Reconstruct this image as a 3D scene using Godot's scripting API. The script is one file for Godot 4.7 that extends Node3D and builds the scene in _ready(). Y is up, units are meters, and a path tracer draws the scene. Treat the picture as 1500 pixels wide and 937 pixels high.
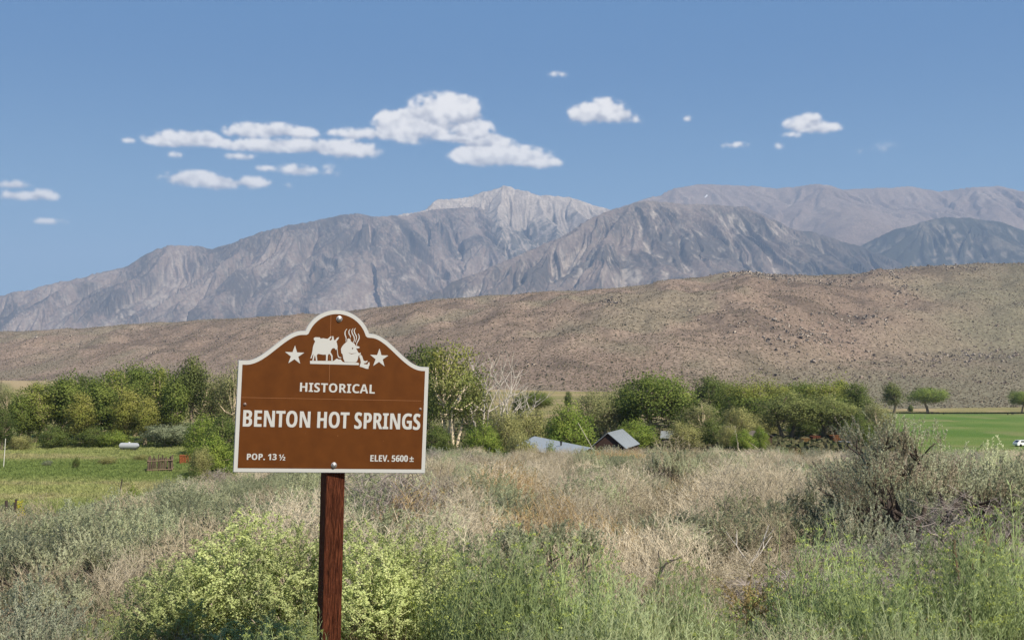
extends Node3D
# A wooden-post town sign above a sagebrush slope; village trees and pasture in the valley, a brown hill and high mountains behind.

const EYE := 2.15        # eye height over the foot of the signpost
const LENS := 1608.0     # focal length, in pixels of a 1500 pixel wide picture
const VALLEY := -15.55   # height of the valley floor

var taken := {}
var noise_a := FastNoiseLite.new()
var noise_b := FastNoiseLite.new()
var noise_r := FastNoiseLite.new()
var M := {}

# ------------------------------------------------------------------ camera, sky, sun, exposure

const SKY_LOW := Color(0.185, 0.365, 0.505)
const SKY_MID := Color(0.052, 0.150, 0.318)
const SKY_TOP := Color(0.034, 0.090, 0.219)
const CLOUD_LOW := Color(0.33, 0.335, 0.375)
const CLOUD_TOP := Color(0.752, 0.717, 0.682)

func _ready() -> void:
	var cam := Camera3D.new()
	cam.name = "camera"
	add_child(cam)
	cam.fov = rad_to_deg(2.0 * atan(468.5 / LENS))
	cam.near = 0.1
	cam.far = 60000.0
	cam.position = Vector3(0, EYE, 0)
	cam.rotation.x = atan(71.5 / LENS)
	cam.current = true
	for q in [[noise_a, 11, 4, 0.010], [noise_b, 23, 4, 0.010], [noise_r, 37, 3, 0.010], [noise_c, 51, 5, 0.035]]:
		q[0].seed = q[1]
		q[0].noise_type = FastNoiseLite.TYPE_SIMPLEX_SMOOTH
		q[0].fractal_type = FastNoiseLite.FRACTAL_FBM
		q[0].fractal_octaves = q[2]
		q[0].frequency = q[3]
	var env := Environment.new()
	env.background_mode = Environment.BG_SKY
	env.sky = build_sky()
	env.tonemap_mode = Environment.TONE_MAPPER_LINEAR
	env.tonemap_exposure = 1.6
	env.sdfgi_enabled = true
	env.ssao_enabled = true
	env.ssil_enabled = true
	env.fog_enabled = true
	env.fog_mode = Environment.FOG_MODE_EXPONENTIAL
	env.fog_density = 0.000049
	env.fog_light_color = Color(0.49, 0.66, 0.95).linear_to_srgb()
	var we := WorldEnvironment.new()
	we.name = "world_environment"
	we.environment = env
	add_child(we)
	var sun := DirectionalLight3D.new()
	sun.name = "sun"
	sun.light_energy = 1.6
	sun.light_color = Color(1.0, 0.965, 0.90)
	sun.light_angular_distance = 0.5
	sun.shadow_enabled = true
	sun.rotation = Vector3(deg_to_rad(-47.0), deg_to_rad(42.0), 0)
	add_child(sun)
	materials()
	build_ground()
	build_hill()
	build_mountains()
	build_sign()
	build_brush()
	build_trees()
	build_village()

func materials() -> void:
	M.wood = vmat(0.9, 0.2)
	M.leaf = vmat(0.8, 0.2, 0.9)
	M.pale_leaf = vmat(0.8, 0.15, 0.85)
	M.stone = vmat(0.95, 0.2)
	M.rock_grain = noise_tex(0.05, 5, 1024, Color(0.55, 0.54, 0.53), Color(1, 1, 1), 41)
	M.white_print = mat(Color(0.43, 0.43, 0.412), 0.45, 0.4)
	M.brown = mat(Color(0.105, 0.033, 0.0052), 0.62, 0.25)
	M.brown.uv1_triplanar = true
	M.brown.uv1_scale = Vector3(1.6, 1.6, 1.6)
	M.brown.albedo_texture = noise_tex(0.009, 6, 512, Color(0.88, 0.865, 0.85), Color(1, 1, 1), 61)
	M.seam = mat(Color(0.26, 0.115, 0.05), 0.6)
	M.metal = mat(Color(0.42, 0.42, 0.42), 0.45, 0.5, 0.85)
	M.dark_metal = mat(Color(0.20, 0.15, 0.13), 0.5, 0.5, 0.5)
	M.post = mat(Color(0.24, 0.078, 0.036), 0.75, 0.25)
	M.post.uv1_triplanar = true
	M.post.uv1_scale = Vector3(9.0, 0.45, 9.0)
	M.post.albedo_texture = noise_tex(0.035, 4, 512, Color(0.30, 0.22, 0.20), Color(1, 1, 1), 71)
	M.post.heightmap_enabled = true
	M.post.heightmap_texture = noise_tex(0.035, 4, 512, Color(0, 0, 0), Color(1, 1, 1), 71)
	M.post.heightmap_scale = 1.2
	M.barn_wall = mat(Color(0.055, 0.032, 0.024), 0.9)
	M.old_wood = mat(Color(0.16, 0.13, 0.11), 0.9)
	M.white_wall = mat(Color(0.72, 0.70, 0.66), 0.85)
	M.tin = mat(Color(0.25, 0.27, 0.28), 0.5, 0.5, 0.25)
	M.tin_pale = mat(Color(0.33, 0.36, 0.38), 0.5, 0.5, 0.25)
	M.rust = mat(Color(0.4, 0.17, 0.06), 0.9)
	M.rust.uv1_triplanar = true
	M.rust.albedo_texture = noise_tex(0.02, 5, 256, Color(0.5, 0.45, 0.42), Color(1, 1, 1), 81)
	M.white_metal = mat(Color(0.34, 0.355, 0.37), 0.45, 0.5)
	M.dark_glass = mat(Color(0.02, 0.025, 0.03), 0.08, 0.6)

# ------------------------------------------------------------------ small helpers

func numbered(called: String) -> String:
	if not taken.has(called):
		taken[called] = 0
		return called
	taken[called] += 1
	return "%s_%03d" % [called, taken[called]]

func tag(o: Node3D, label: String, category := "", group := "", kind := "") -> Node3D:
	if label: o.set_meta("label", label)
	if category: o.set_meta("category", category)
	if group: o.set_meta("group", group)
	if kind: o.set_meta("kind", kind)
	return o

func thing(called: String, label: String, category: String, at := Vector3.ZERO, turn := 0.0, group := "") -> Node3D:
	var o := Node3D.new()
	o.name = numbered(called)
	add_child(o)
	o.position = at
	o.rotation.y = turn
	return tag(o, label, category, group)

func put(called: String, mesh: Mesh, mat: Material, parent: Node = null) -> MeshInstance3D:
	var o := MeshInstance3D.new()
	o.name = called if parent else numbered(called)
	o.mesh = mesh
	if mat: o.material_override = mat
	(parent if parent else self).add_child(o, true)
	return o

func copy_of(o: Node3D, called: String, label: String, group := "") -> Node3D:
	var c: Node3D = o.duplicate()
	c.name = numbered(called)
	add_child(c)
	c.set_meta("label", label)
	if group: c.set_meta("group", group)
	elif c.has_meta("group"): c.remove_meta("group")
	return c

func mat(col: Color, rough := 0.85, spec := 0.3, metal := 0.0) -> StandardMaterial3D:
	var m := StandardMaterial3D.new()
	m.albedo_color = col.linear_to_srgb()
	m.roughness = rough
	m.metallic_specular = spec
	m.metallic = metal
	m.cull_mode = BaseMaterial3D.CULL_DISABLED
	return m

func vmat(rough := 0.9, spec := 0.2, through := 0.0) -> StandardMaterial3D:
	var m := mat(Color(1, 1, 1), rough, spec)
	m.vertex_color_use_as_albedo = true
	if through > 0.0:
		m.backlight_enabled = true
		m.backlight = Color(through, through, through).linear_to_srgb()
	return m

func noise_tex(freq: float, octaves: int, size: int, lo: Color, hi: Color, sd: int, kind := FastNoiseLite.TYPE_SIMPLEX_SMOOTH, normal := false) -> NoiseTexture2D:
	var n := FastNoiseLite.new()
	n.noise_type = kind
	n.seed = sd
	n.frequency = freq
	n.fractal_octaves = octaves
	var t := NoiseTexture2D.new()
	t.width = size
	t.height = size
	t.seamless = true
	t.noise = n
	if normal:
		t.as_normal_map = true
		t.bump_strength = 6.0
	else:
		var g := Gradient.new()
		g.set_color(0, lo)
		g.set_color(1, hi)
		t.color_ramp = g
	return t

# Collects faces with a colour per vertex and makes one mesh of them.
class Shape:
	var v := PackedVector3Array()
	var n := PackedVector3Array()
	var c := PackedColorArray()
	var t := PackedVector2Array()
	var i := PackedInt32Array()
	func quad(a: Vector3, b: Vector3, cc: Vector3, d: Vector3, col: Color) -> void:
		var k := v.size()
		var nn := (cc - a).cross(b - a).normalized()
		v.append(a); v.append(b); v.append(cc); v.append(d)
		for q in 4:
			n.append(nn)
			c.append(col)
		t.append(Vector2(0, 0)); t.append(Vector2(1, 0)); t.append(Vector2(1, 1)); t.append(Vector2(0, 1))
		i.append(k); i.append(k + 1); i.append(k + 2); i.append(k); i.append(k + 2); i.append(k + 3)
	func tri(a: Vector3, b: Vector3, cc: Vector3, col: Color) -> void:
		var k := v.size()
		var nn := (cc - a).cross(b - a).normalized()
		v.append(a); v.append(b); v.append(cc)
		for q in 3:
			n.append(nn)
			c.append(col)
			t.append(Vector2.ZERO)
			i.append(k + q)
	# a narrow leaf from p along d, its width along s
	# facing: the way the spray it belongs to faces, so that a clump is lit as one soft body
	func leaf(p: Vector3, d: Vector3, s: Vector3, w: float, col: Color, facing := Vector3.ZERO) -> void:
		var m := p + d * 0.55
		if facing != Vector3.ZERO and d.cross(s).dot(facing) < 0.0: s = -s
		quad(p, m + s * w, p + d, m - s * w, col)
		if facing != Vector3.ZERO:
			var f := facing.normalized()
			for q in range(n.size() - 4, n.size()): n[q] = f
	func tube(p: PackedVector3Array, r: PackedFloat32Array, sides: int, col: Color, tip := true) -> void:
		var first := v.size()
		var up := Vector3(0.31, 0.12, 0.94)
		for k in p.size():
			var dir := (p[mini(k + 1, p.size() - 1)] - p[maxi(k - 1, 0)]).normalized()
			var s := dir.cross(up)
			if s.length() < 0.05: s = dir.cross(Vector3(1, 0, 0))
			s = s.normalized()
			var q := s.cross(dir).normalized()
			for j in sides:
				var a := TAU * j / sides
				var nn := s * cos(a) + q * sin(a)
				v.append(p[k] + nn * r[k])
				n.append(nn)
				c.append(col)
				t.append(Vector2(float(j) / sides, float(k)))
		for k in p.size() - 1:
			for j in sides:
				var a := first + k * sides + j
				var b := first + k * sides + (j + 1) % sides
				i.append(a); i.append(b); i.append(a + sides)
				i.append(b); i.append(b + sides); i.append(a + sides)
		if tip and sides > 2:
			var e := first + (p.size() - 1) * sides
			for j in range(1, sides - 1):
				i.append(e); i.append(e + j); i.append(e + j + 1)
	func rod(a: Vector3, b: Vector3, r0: float, r1: float, sides: int, col: Color) -> void:
		tube(PackedVector3Array([a, b]), PackedFloat32Array([r0, r1]), sides, col)
	# a box with chamfered vertical and top edges is rarely told from this at a distance; e rounds all twelve
	func box(at: Vector3, size: Vector3, col: Color, basis := Basis(), e := 0.0) -> void:
		var h := size * 0.5
		for ax in 3:
			for sg in [-1.0, 1.0]:
				var u := (ax + 1) % 3
				var w := (ax + 2) % 3
				var q: Array[Vector3] = []
				for cr in [[-1, -1], [1, -1], [1, 1], [-1, 1]]:
					var p := Vector3.ZERO
					p[ax] = sg * h[ax]
					p[u] = cr[0] * (h[u] - e) * sg
					p[w] = cr[1] * (h[w] - e)
					q.append(at + basis * p)
				quad(q[0], q[3], q[2], q[1], col)
		if e > 0.0:
			for ax in 3:
				var u := (ax + 1) % 3
				var w := (ax + 2) % 3
				for su in [-1.0, 1.0]:
					for sw in [-1.0, 1.0]:
						var p0 := Vector3.ZERO
						var p1 := Vector3.ZERO
						p0[u] = su * h[u]; p0[w] = sw * (h[w] - e)
						p1[u] = su * (h[u] - e); p1[w] = sw * h[w]
						var l := Vector3.ZERO
						l[ax] = h[ax] - e
						quad(at + basis * (p0 - l), at + basis * (p0 + l), at + basis * (p1 + l), at + basis * (p1 - l), col)
			for sx in [-1.0, 1.0]:
				for sy in [-1.0, 1.0]:
					for sz in [-1.0, 1.0]:
						var s := Vector3(sx, sy, sz)
						tri(at + basis * (s * Vector3(h.x, h.y - e, h.z - e)), at + basis * (s * Vector3(h.x - e, h.y, h.z - e)), at + basis * (s * Vector3(h.x - e, h.y - e, h.z)), col)
	func prism(poly: PackedVector2Array, z0: float, z1: float, col: Color) -> void:
		var tr := Geometry2D.triangulate_polygon(poly)
		var k := v.size()
		for z in [z1, z0]:
			for p in poly:
				v.append(Vector3(p.x, p.y, z))
				n.append(Vector3(0, 0, 1 if z == z1 else -1))
				c.append(col)
				t.append(p)
		for q in range(0, tr.size(), 3):
			var e := tr[q]
			var f := tr[q + 1]
			var g := tr[q + 2]
			if (poly[f] - poly[e]).cross(poly[g] - poly[e]) > 0.0:   # front faces run clockwise
				f = tr[q + 2]
				g = tr[q + 1]
			i.append(k + e); i.append(k + f); i.append(k + g)
			i.append(k + poly.size() + e); i.append(k + poly.size() + g); i.append(k + poly.size() + f)
		var turned := Geometry2D.is_polygon_clockwise(poly)
		for q in poly.size():
			var a := poly[q]
			var b := poly[(q + 1) % poly.size()]
			if not turned:
				a = b
				b = poly[q]
			quad(Vector3(a.x, a.y, z0), Vector3(b.x, b.y, z0), Vector3(b.x, b.y, z1), Vector3(a.x, a.y, z1), col)
	func mesh() -> ArrayMesh:
		var a := []
		a.resize(Mesh.ARRAY_MAX)
		a[Mesh.ARRAY_VERTEX] = v
		a[Mesh.ARRAY_NORMAL] = n
		a[Mesh.ARRAY_COLOR] = c
		a[Mesh.ARRAY_TEX_UV] = t
		a[Mesh.ARRAY_INDEX] = i
		var m := ArrayMesh.new()
		m.add_surface_from_arrays(Mesh.PRIMITIVE_TRIANGLES, a)
		return m

# A sheet of rows x columns of points, with smooth normals.
func sheet(p: PackedVector3Array, cols: PackedColorArray, rows: int, columns: int, closed := false) -> ArrayMesh:
	var idx := PackedInt32Array()
	var nr := PackedVector3Array()
	nr.resize(p.size())
	var last := columns if closed else columns - 1
	# front faces run clockwise seen from above
	var up_first := (p[columns] - p[0]).cross(p[1] - p[0]).y > 0.0
	for r in rows - 1:
		for k in last:
			var a := r * columns + k
			var b := r * columns + (k + 1) % columns
			var d := a + columns
			var e := b + columns
			if up_first:
				idx.append(a); idx.append(b); idx.append(d)
				idx.append(b); idx.append(e); idx.append(d)
			else:
				idx.append(a); idx.append(d); idx.append(b)
				idx.append(b); idx.append(d); idx.append(e)
	for r in rows:
		for k in columns:
			var l := r * columns + (posmod(k - 1, columns) if closed else maxi(k - 1, 0))
			var q := r * columns + ((k + 1) % columns if closed else mini(k + 1, columns - 1))
			var dn := maxi(r - 1, 0) * columns + k
			var up := mini(r + 1, rows - 1) * columns + k
			var nn := (p[q] - p[l]).cross(p[up] - p[dn]).normalized()
			nr[r * columns + k] = nn if nn.y >= 0 else -nn
	var a := []
	a.resize(Mesh.ARRAY_MAX)
	a[Mesh.ARRAY_VERTEX] = p
	a[Mesh.ARRAY_NORMAL] = nr
	a[Mesh.ARRAY_COLOR] = cols
	a[Mesh.ARRAY_INDEX] = idx
	var m := ArrayMesh.new()
	m.add_surface_from_arrays(Mesh.PRIMITIVE_TRIANGLES, a)
	return m

func table(t: Array, u: float) -> float:   # a broken line through [u, value] pairs
	if u <= t[0][0]: return t[0][1]
	for k in t.size() - 1:
		if u <= t[k + 1][0]:
			return lerpf(t[k][1], t[k + 1][1], (u - t[k][0]) / (t[k + 1][0] - t[k][0]))
	return t[-1][1]

func east(u: float, d: float) -> float:   # sideways place of picture column u at a depth of d metres
	return (u - 750.0) / LENS * d

# ------------------------------------------------------------------ the land

func valley(x: float, d: float) -> float:
	var u := 750.0 + x / maxf(d, 1.0) * LENS
	return VALLEY - 0.0239 * maxf(0.0, minf(d, 1000.0) - 240.0) * smoothstep(900.0, 1320.0, u)

func ground(x: float, z: float) -> float:
	var d := -z
	var u := clampf(750.0 + x / maxf(d, 1.0) * LENS, -1200.0, 2700.0)
	var k := smoothstep(0.0, 620.0, u)
	var edge := lerpf(29.0, 60.0, k)
	var y: float
	if d < 7.0:
		y = 0.5 * (1.0 - smoothstep(1.5, 7.0, d))
	else:
		y = -lerpf(0.104, 0.06, k) * (d - 7.0)
	y += noise_a.get_noise_2d(x * 6.0, z * 6.0) * 0.22 * clampf((d - 5.0) / 12.0, 0.0, 1.0)
	if d > edge:
		y -= 0.17 * (d - edge) * smoothstep(0.0, 14.0, d - edge)
		var v := valley(x, d) + noise_a.get_noise_2d(x * 0.6, z * 0.6) * 0.35
		var h := clampf(0.5 + 0.5 * (y - v) / 2.0, 0.0, 1.0)
		y = lerpf(v, y, h) + 2.0 * h * (1.0 - h) * 0.5
	return y

func spot(u: float, d: float) -> Vector3:
	var x := east(u, d)
	return Vector3(x, ground(x, -d), -d)

func ground_color(x: float, z: float) -> Color:
	var d := -z
	var u := 750.0 + x / maxf(d, 1.0) * LENS
	var n1 := noise_a.get_noise_2d(x * 4.0, z * 4.0)
	var n2 := noise_b.get_noise_2d(x * 25.0, z * 25.0)
	var dry := Color(0.36, 0.30, 0.215).lerp(Color(0.48, 0.41, 0.30), clampf(0.5 + n2 * 0.9, 0, 1))
	dry = dry.lerp(Color(0.27, 0.235, 0.16), clampf(n1 * 1.2, 0, 0.6))
	if d < 80.0: return dry
	var m1 := noise_a.get_noise_2d(x * 0.5, z * 1.4)
	var m2 := noise_b.get_noise_2d(x * 1.6, z * 4.0)
	var lush := Color(0.185, 0.235, 0.07).lerp(Color(0.36, 0.365, 0.15), clampf(0.45 + m1 * 1.0 + m2 * 0.5, 0, 1))
	lush = lush.lerp(Color(0.36, 0.32, 0.17), smoothstep(0.2, 0.5, m2 + 0.5 * m1) * 0.7)
	var meadow := Color(0.125, 0.215, 0.05).lerp(Color(0.20, 0.265, 0.08), clampf(0.5 + 1.4 * m1 + 1.0 * m2, 0, 1))
	meadow = meadow.lerp(Color(0.30, 0.28, 0.14), smoothstep(0.25, 0.55, m2 - 0.3 * m1) * 0.5)
	var yard := Color(0.19, 0.17, 0.10).lerp(Color(0.10, 0.13, 0.05), clampf(0.5 + m1 + m2, 0, 1))
	var straw := Color(0.36, 0.30, 0.14).lerp(Color(0.24, 0.23, 0.10), clampf(0.5 + m1 + 0.7 * m2, 0, 1))
	straw = straw.lerp(Color(0.42, 0.33, 0.19), smoothstep(0.1, 0.4, noise_b.get_noise_2d(x * 0.25, z * 3.0)))
	var c := lush.lerp(yard, smoothstep(380.0, 520.0, u + 60.0 * m1))
	c = dry.lerp(c, smoothstep(90.0, 130.0, d))
	var far_edge := 715.0 + 70.0 * m1
	if u > 1200.0:
		c = c.lerp(meadow, smoothstep(1240.0, 1310.0, u + 30.0 * m1) * smoothstep(170.0, 220.0, d))
	c = c.lerp(straw, smoothstep(far_edge - 12.0, far_edge + 12.0, d) if u > 1200.0 else smoothstep(330.0, 420.0, d + 60.0 * m1))
	return c

func build_ground() -> void:
	var p := PackedVector3Array()
	var c := PackedColorArray()
	var az := PackedFloat32Array()
	var a := -180.0
	while a < 179.9:
		az.append(deg_to_rad(a))
		a += 0.22 if absf(a + 0.1) < 27.0 else (1.5 if absf(a) < 60.0 else 6.0)
	var rows := 0
	var r := 0.4
	while r < 26000.0:
		for q in az:
			var x := sin(q) * r
			var z := -cos(q) * r
			p.append(Vector3(x, ground(x, z), z))
			c.append(ground_color(x, z))
		rows += 1
		r *= 1.045 if r < 900.0 else 1.35
	var m := vmat(0.95, 0.15)
	m.uv1_triplanar = true
	m.uv1_world_triplanar = true
	m.uv1_scale = Vector3(0.45, 0.45, 0.45)
	m.albedo_texture = noise_tex(0.02, 6, 512, Color(0.78, 0.77, 0.76), Color(1, 1, 1), 5)
	m.heightmap_enabled = true
	m.heightmap_texture = noise_tex(0.03, 6, 512, Color(0, 0, 0), Color(1, 1, 1), 8)
	m.heightmap_scale = 9.0
	tag(put("ground", sheet(p, c, rows, az.size(), true), m), "", "", "", "structure")

const HILL_BASE := [[-600, 2200], [0, 1650], [400, 1200], [830, 850], [1100, 820], [1300, 880], [1500, 930], [2200, 1100]]
const HILL_TOP := [[-600, 505], [0, 487], [120, 480], [250, 471], [400, 463], [470, 459], [560, 450], [620, 441], [720, 433], [850, 425], [950, 417], [1000, 408], [1060, 402], [1095, 397], [1130, 402], [1200, 403], [1260, 401], [1290, 394], [1340, 390], [1400, 387], [1440, 385], [1500, 386], [2200, 372]]

# height of the brown hill at picture column u and t of its way from foot to crest (past 1: behind the crest)
func hill_point(u: float, t: float) -> Vector3:
	var base := table(HILL_BASE, u)
	var crest := base + lerpf(1150.0, 1500.0, smoothstep(0, 1500, u))
	var top := (540.0 - table(HILL_TOP, u)) / LENS * crest + EYE
	var d := lerpf(base, crest, t)
	var x := east(u, d)
	var foot := valley(x, base) - 1.0
	var fan := lerpf(0.13, 0.24, smoothstep(1000.0, 1450.0, u))
	var k := lerpf(0.16, 0.40, smoothstep(1000.0, 1450.0, u))
	var h: float
	if t < k:
		h = fan * pow(maxf(t, 0.0) / k, 1.3)
	else:
		var s := (t - k) / (1.0 - k)
		h = fan + (1.0 - fan) * (s * 1.35 - 0.35 * s * s) if t <= 1.0 else 1.0 - (t - 1.0) * 0.8
	var bump := clampf((t - k * 0.7) * 4.0, 0.0, 1.0) * clampf((1.03 - t) * 5.0, 0.08, 1.0)
	var g := 1.0 - absf(noise_r.get_noise_2d(x * 0.35, d * 0.10))
	var y := lerpf(foot, top, h) + bump * ((g - 0.75) * 18.0 + noise_a.get_noise_2d(x * 0.55, d * 0.4) * 14.0 + noise_b.get_noise_2d(x * 1.2, d * 0.8) * 5.0)
	return Vector3(x, y, -d)

func build_hill() -> void:
	var p := PackedVector3Array()
	var c := PackedColorArray()
	var columns := 470
	var rows := 130
	for r in rows:
		var t := float(r) / (rows - 1) * 1.15 - 0.02
		for k in columns:
			var u := -420.0 + 5.0 * k
			var q := hill_point(u, t)
			p.append(q)
			var n1 := noise_a.get_noise_2d(q.x * 0.25, q.z * 0.2)
			var n2 := noise_b.get_noise_2d(q.x * 0.8, q.z * 0.5)
			var col := Color(0.345, 0.26, 0.203).lerp(Color(0.45, 0.345, 0.268), clampf(0.5 + n1 * 1.3 + n2 * 0.6, 0, 1))
			col = col.lerp(Color(0.19, 0.15, 0.12), smoothstep(0.12, 0.5, n2 - n1 * 0.4) * 0.7)
			var olive := Color(0.275, 0.26, 0.178)
			var g := clampf(smoothstep(1180.0, 1560.0, u + 200.0 * n1) + (1.0 - smoothstep(0.0, 520.0, u + 100.0 * n1)) * 0.55 * smoothstep(0.55, 1.0, t), 0, 1)
			g = maxf(g, (1.0 - smoothstep(0.12, 0.34, t + 0.1 * n1)) * smoothstep(900.0, 1250.0, u))
			g = maxf(g, 0.6 * smoothstep(0.86, 1.0, t))
			g = maxf(g, 0.65 * smoothstep(0.05, 0.35, n1 - 0.4 * n2))
			c.append(col.lerp(olive, g * 0.85))
	var m := vmat(0.95, 0.1)
	m.uv1_triplanar = true
	m.uv1_world_triplanar = true
	m.uv1_scale = Vector3(0.0028, 0.0028, 0.0028)
	m.albedo_texture = noise_tex(0.05, 5, 1024, Color(0.52, 0.51, 0.50), Color(1, 1, 1), 15)
	tag(put("hill", sheet(p, c, rows, columns), m), "", "", "", "structure")
	# low desert bushes and boulders all over it, past counting
	var rng := RandomNumberGenerator.new()
	rng.seed = 77
	var blob := lump(3, 0.35, 2)
	var bush_xf: Array[Transform3D] = []
	var bush_c: Array[Color] = []
	var rock_xf: Array[Transform3D] = []
	var rock_c: Array[Color] = []
	for k in 80000:
		var u := rng.randf_range(-60.0, 1560.0)
		var t := rng.randf_range(0.02, 1.0)
		var q := hill_point(u, t)
		var n := noise_b.get_noise_2d(q.x * 0.5, q.z * 0.4)
		var s := rng.randf_range(0.35, 0.85) * (1.0 if rng.randf() < 0.95 else 1.9)
		bush_xf.append(Transform3D(Basis(Vector3.UP, rng.randf() * TAU).scaled(Vector3(s, s * rng.randf_range(0.5, 0.9), s)), q + Vector3(0, s * 0.2, 0)))
		var gc := Color(0.20, 0.175, 0.12).lerp(Color(0.40, 0.33, 0.24), rng.randf())
		if rng.randf() < 0.05: gc = Color(0.075, 0.075, 0.05)
		bush_c.append(gc)
	for k in 9000:
		var u := rng.randf_range(-40.0, 1560.0)
		var t := rng.randf_range(0.15, 1.0)
		var q := hill_point(u, t)
		var w := noise_b.get_noise_2d(q.x * 0.45 + 300.0, q.z * 0.35) + 0.25 * smoothstep(900.0, 1150.0, u)
		if w < 0.20 and rng.randf() > 0.04: continue
		var s := rng.randf_range(0.45, 1.15) * (1.8 if rng.randf() < 0.06 else 1.0)
		rock_xf.append(Transform3D(Basis(Vector3(rng.randf(), 1, rng.randf()).normalized(), rng.randf() * TAU).scaled(Vector3(s * 1.2, s, s)), q + Vector3(0, s * 0.25, 0)))
		rock_c.append(Color(0.15, 0.12, 0.10).lerp(Color(0.36, 0.29, 0.23), rng.randf()))
	# the rocky outcrops under the crest
	for o in [[1130, 0.94, 70, 0.05, 260], [1100, 0.86, 40, 0.06, 160], [1152, 0.80, 26, 0.04, 110], [1210, 0.78, 50, 0.06, 130], [1390, 0.95, 80, 0.05, 200], [1290, 0.86, 28, 0.10, 110], [1325, 0.68, 22, 0.12, 90], [1180, 0.35, 80, 0.10, 200], [1260, 0.47, 60, 0.04, 80], [1430, 0.33, 70, 0.05, 110], [890, 0.55, 12, 0.04, 40], [1090, 0.98, 40, 0.02, 80], [300, 0.55, 60, 0.06, 40], [115, 0.55, 60, 0.08, 50]]:
		for k in o[4]:
			var u: float = o[0] + rng.randfn() * o[2] * 0.6
			var t: float = clampf(o[1] + rng.randfn() * o[3] * 0.6, 0.05, 1.0)
			var q := hill_point(u, t)
			var s := rng.randf_range(0.6, 1.9) * (1.7 if rng.randf() < 0.08 else 1.0)
			rock_xf.append(Transform3D(Basis(Vector3(rng.randf(), 1, rng.randf()).normalized(), rng.randf() * TAU).scaled(Vector3(s * 1.2, s, s)), q + Vector3(0, s * 0.3, 0)))
			rock_c.append(Color(0.15, 0.12, 0.10).lerp(Color(0.40, 0.34, 0.28), rng.randf()))
	tag(many("hill_scrub", blob, M.leaf, bush_xf, bush_c), "low olive desert bushes dotted over the brown hill", "scrub", "", "stuff")
	tag(many("hill_rocks", lump(9, 0.5, 1), M.stone, rock_xf, rock_c), "brown and grey boulders strewn over the brown hill", "rocks", "", "stuff")

func many(called: String, mesh: Mesh, m: Material, xf: Array[Transform3D], cols: Array[Color], parent: Node = null) -> MultiMeshInstance3D:
	var mm := MultiMesh.new()
	mm.transform_format = MultiMesh.TRANSFORM_3D
	mm.use_colors = not cols.is_empty()
	mm.mesh = mesh
	mm.instance_count = xf.size()
	for k in xf.size():
		mm.set_instance_transform(k, xf[k])
		if not cols.is_empty(): mm.set_instance_color(k, cols[k])
	var o := MultiMeshInstance3D.new()
	o.name = called if parent else numbered(called)
	o.multimesh = mm
	if m: o.material_override = m
	(parent if parent else self).add_child(o, true)
	return o

# an uneven rounded lump one metre in radius
func lump(sd: int, rough: float, fine: int) -> ArrayMesh:
	var s := Shape.new()
	var rings := 3 + fine
	var around := 5 + fine * 2
	var rng := RandomNumberGenerator.new()
	rng.seed = sd
	var g: Array[Vector3] = []
	for r in rings + 1:
		var e := PI * r / rings
		for k in around:
			var a := TAU * (k + 0.5 * (r % 2)) / around
			g.append(Vector3(sin(e) * cos(a), cos(e), sin(e) * sin(a)) * (1.0 + rng.randf_range(-rough, rough)))
	for r in rings:
		for k in around:
			s.quad(g[r * around + k], g[r * around + (k + 1) % around], g[(r + 1) * around + (k + 1) % around], g[(r + 1) * around + k], Color(1, 1, 1))
	return s.mesh()

# ------------------------------------------------------------------ the mountains

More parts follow.
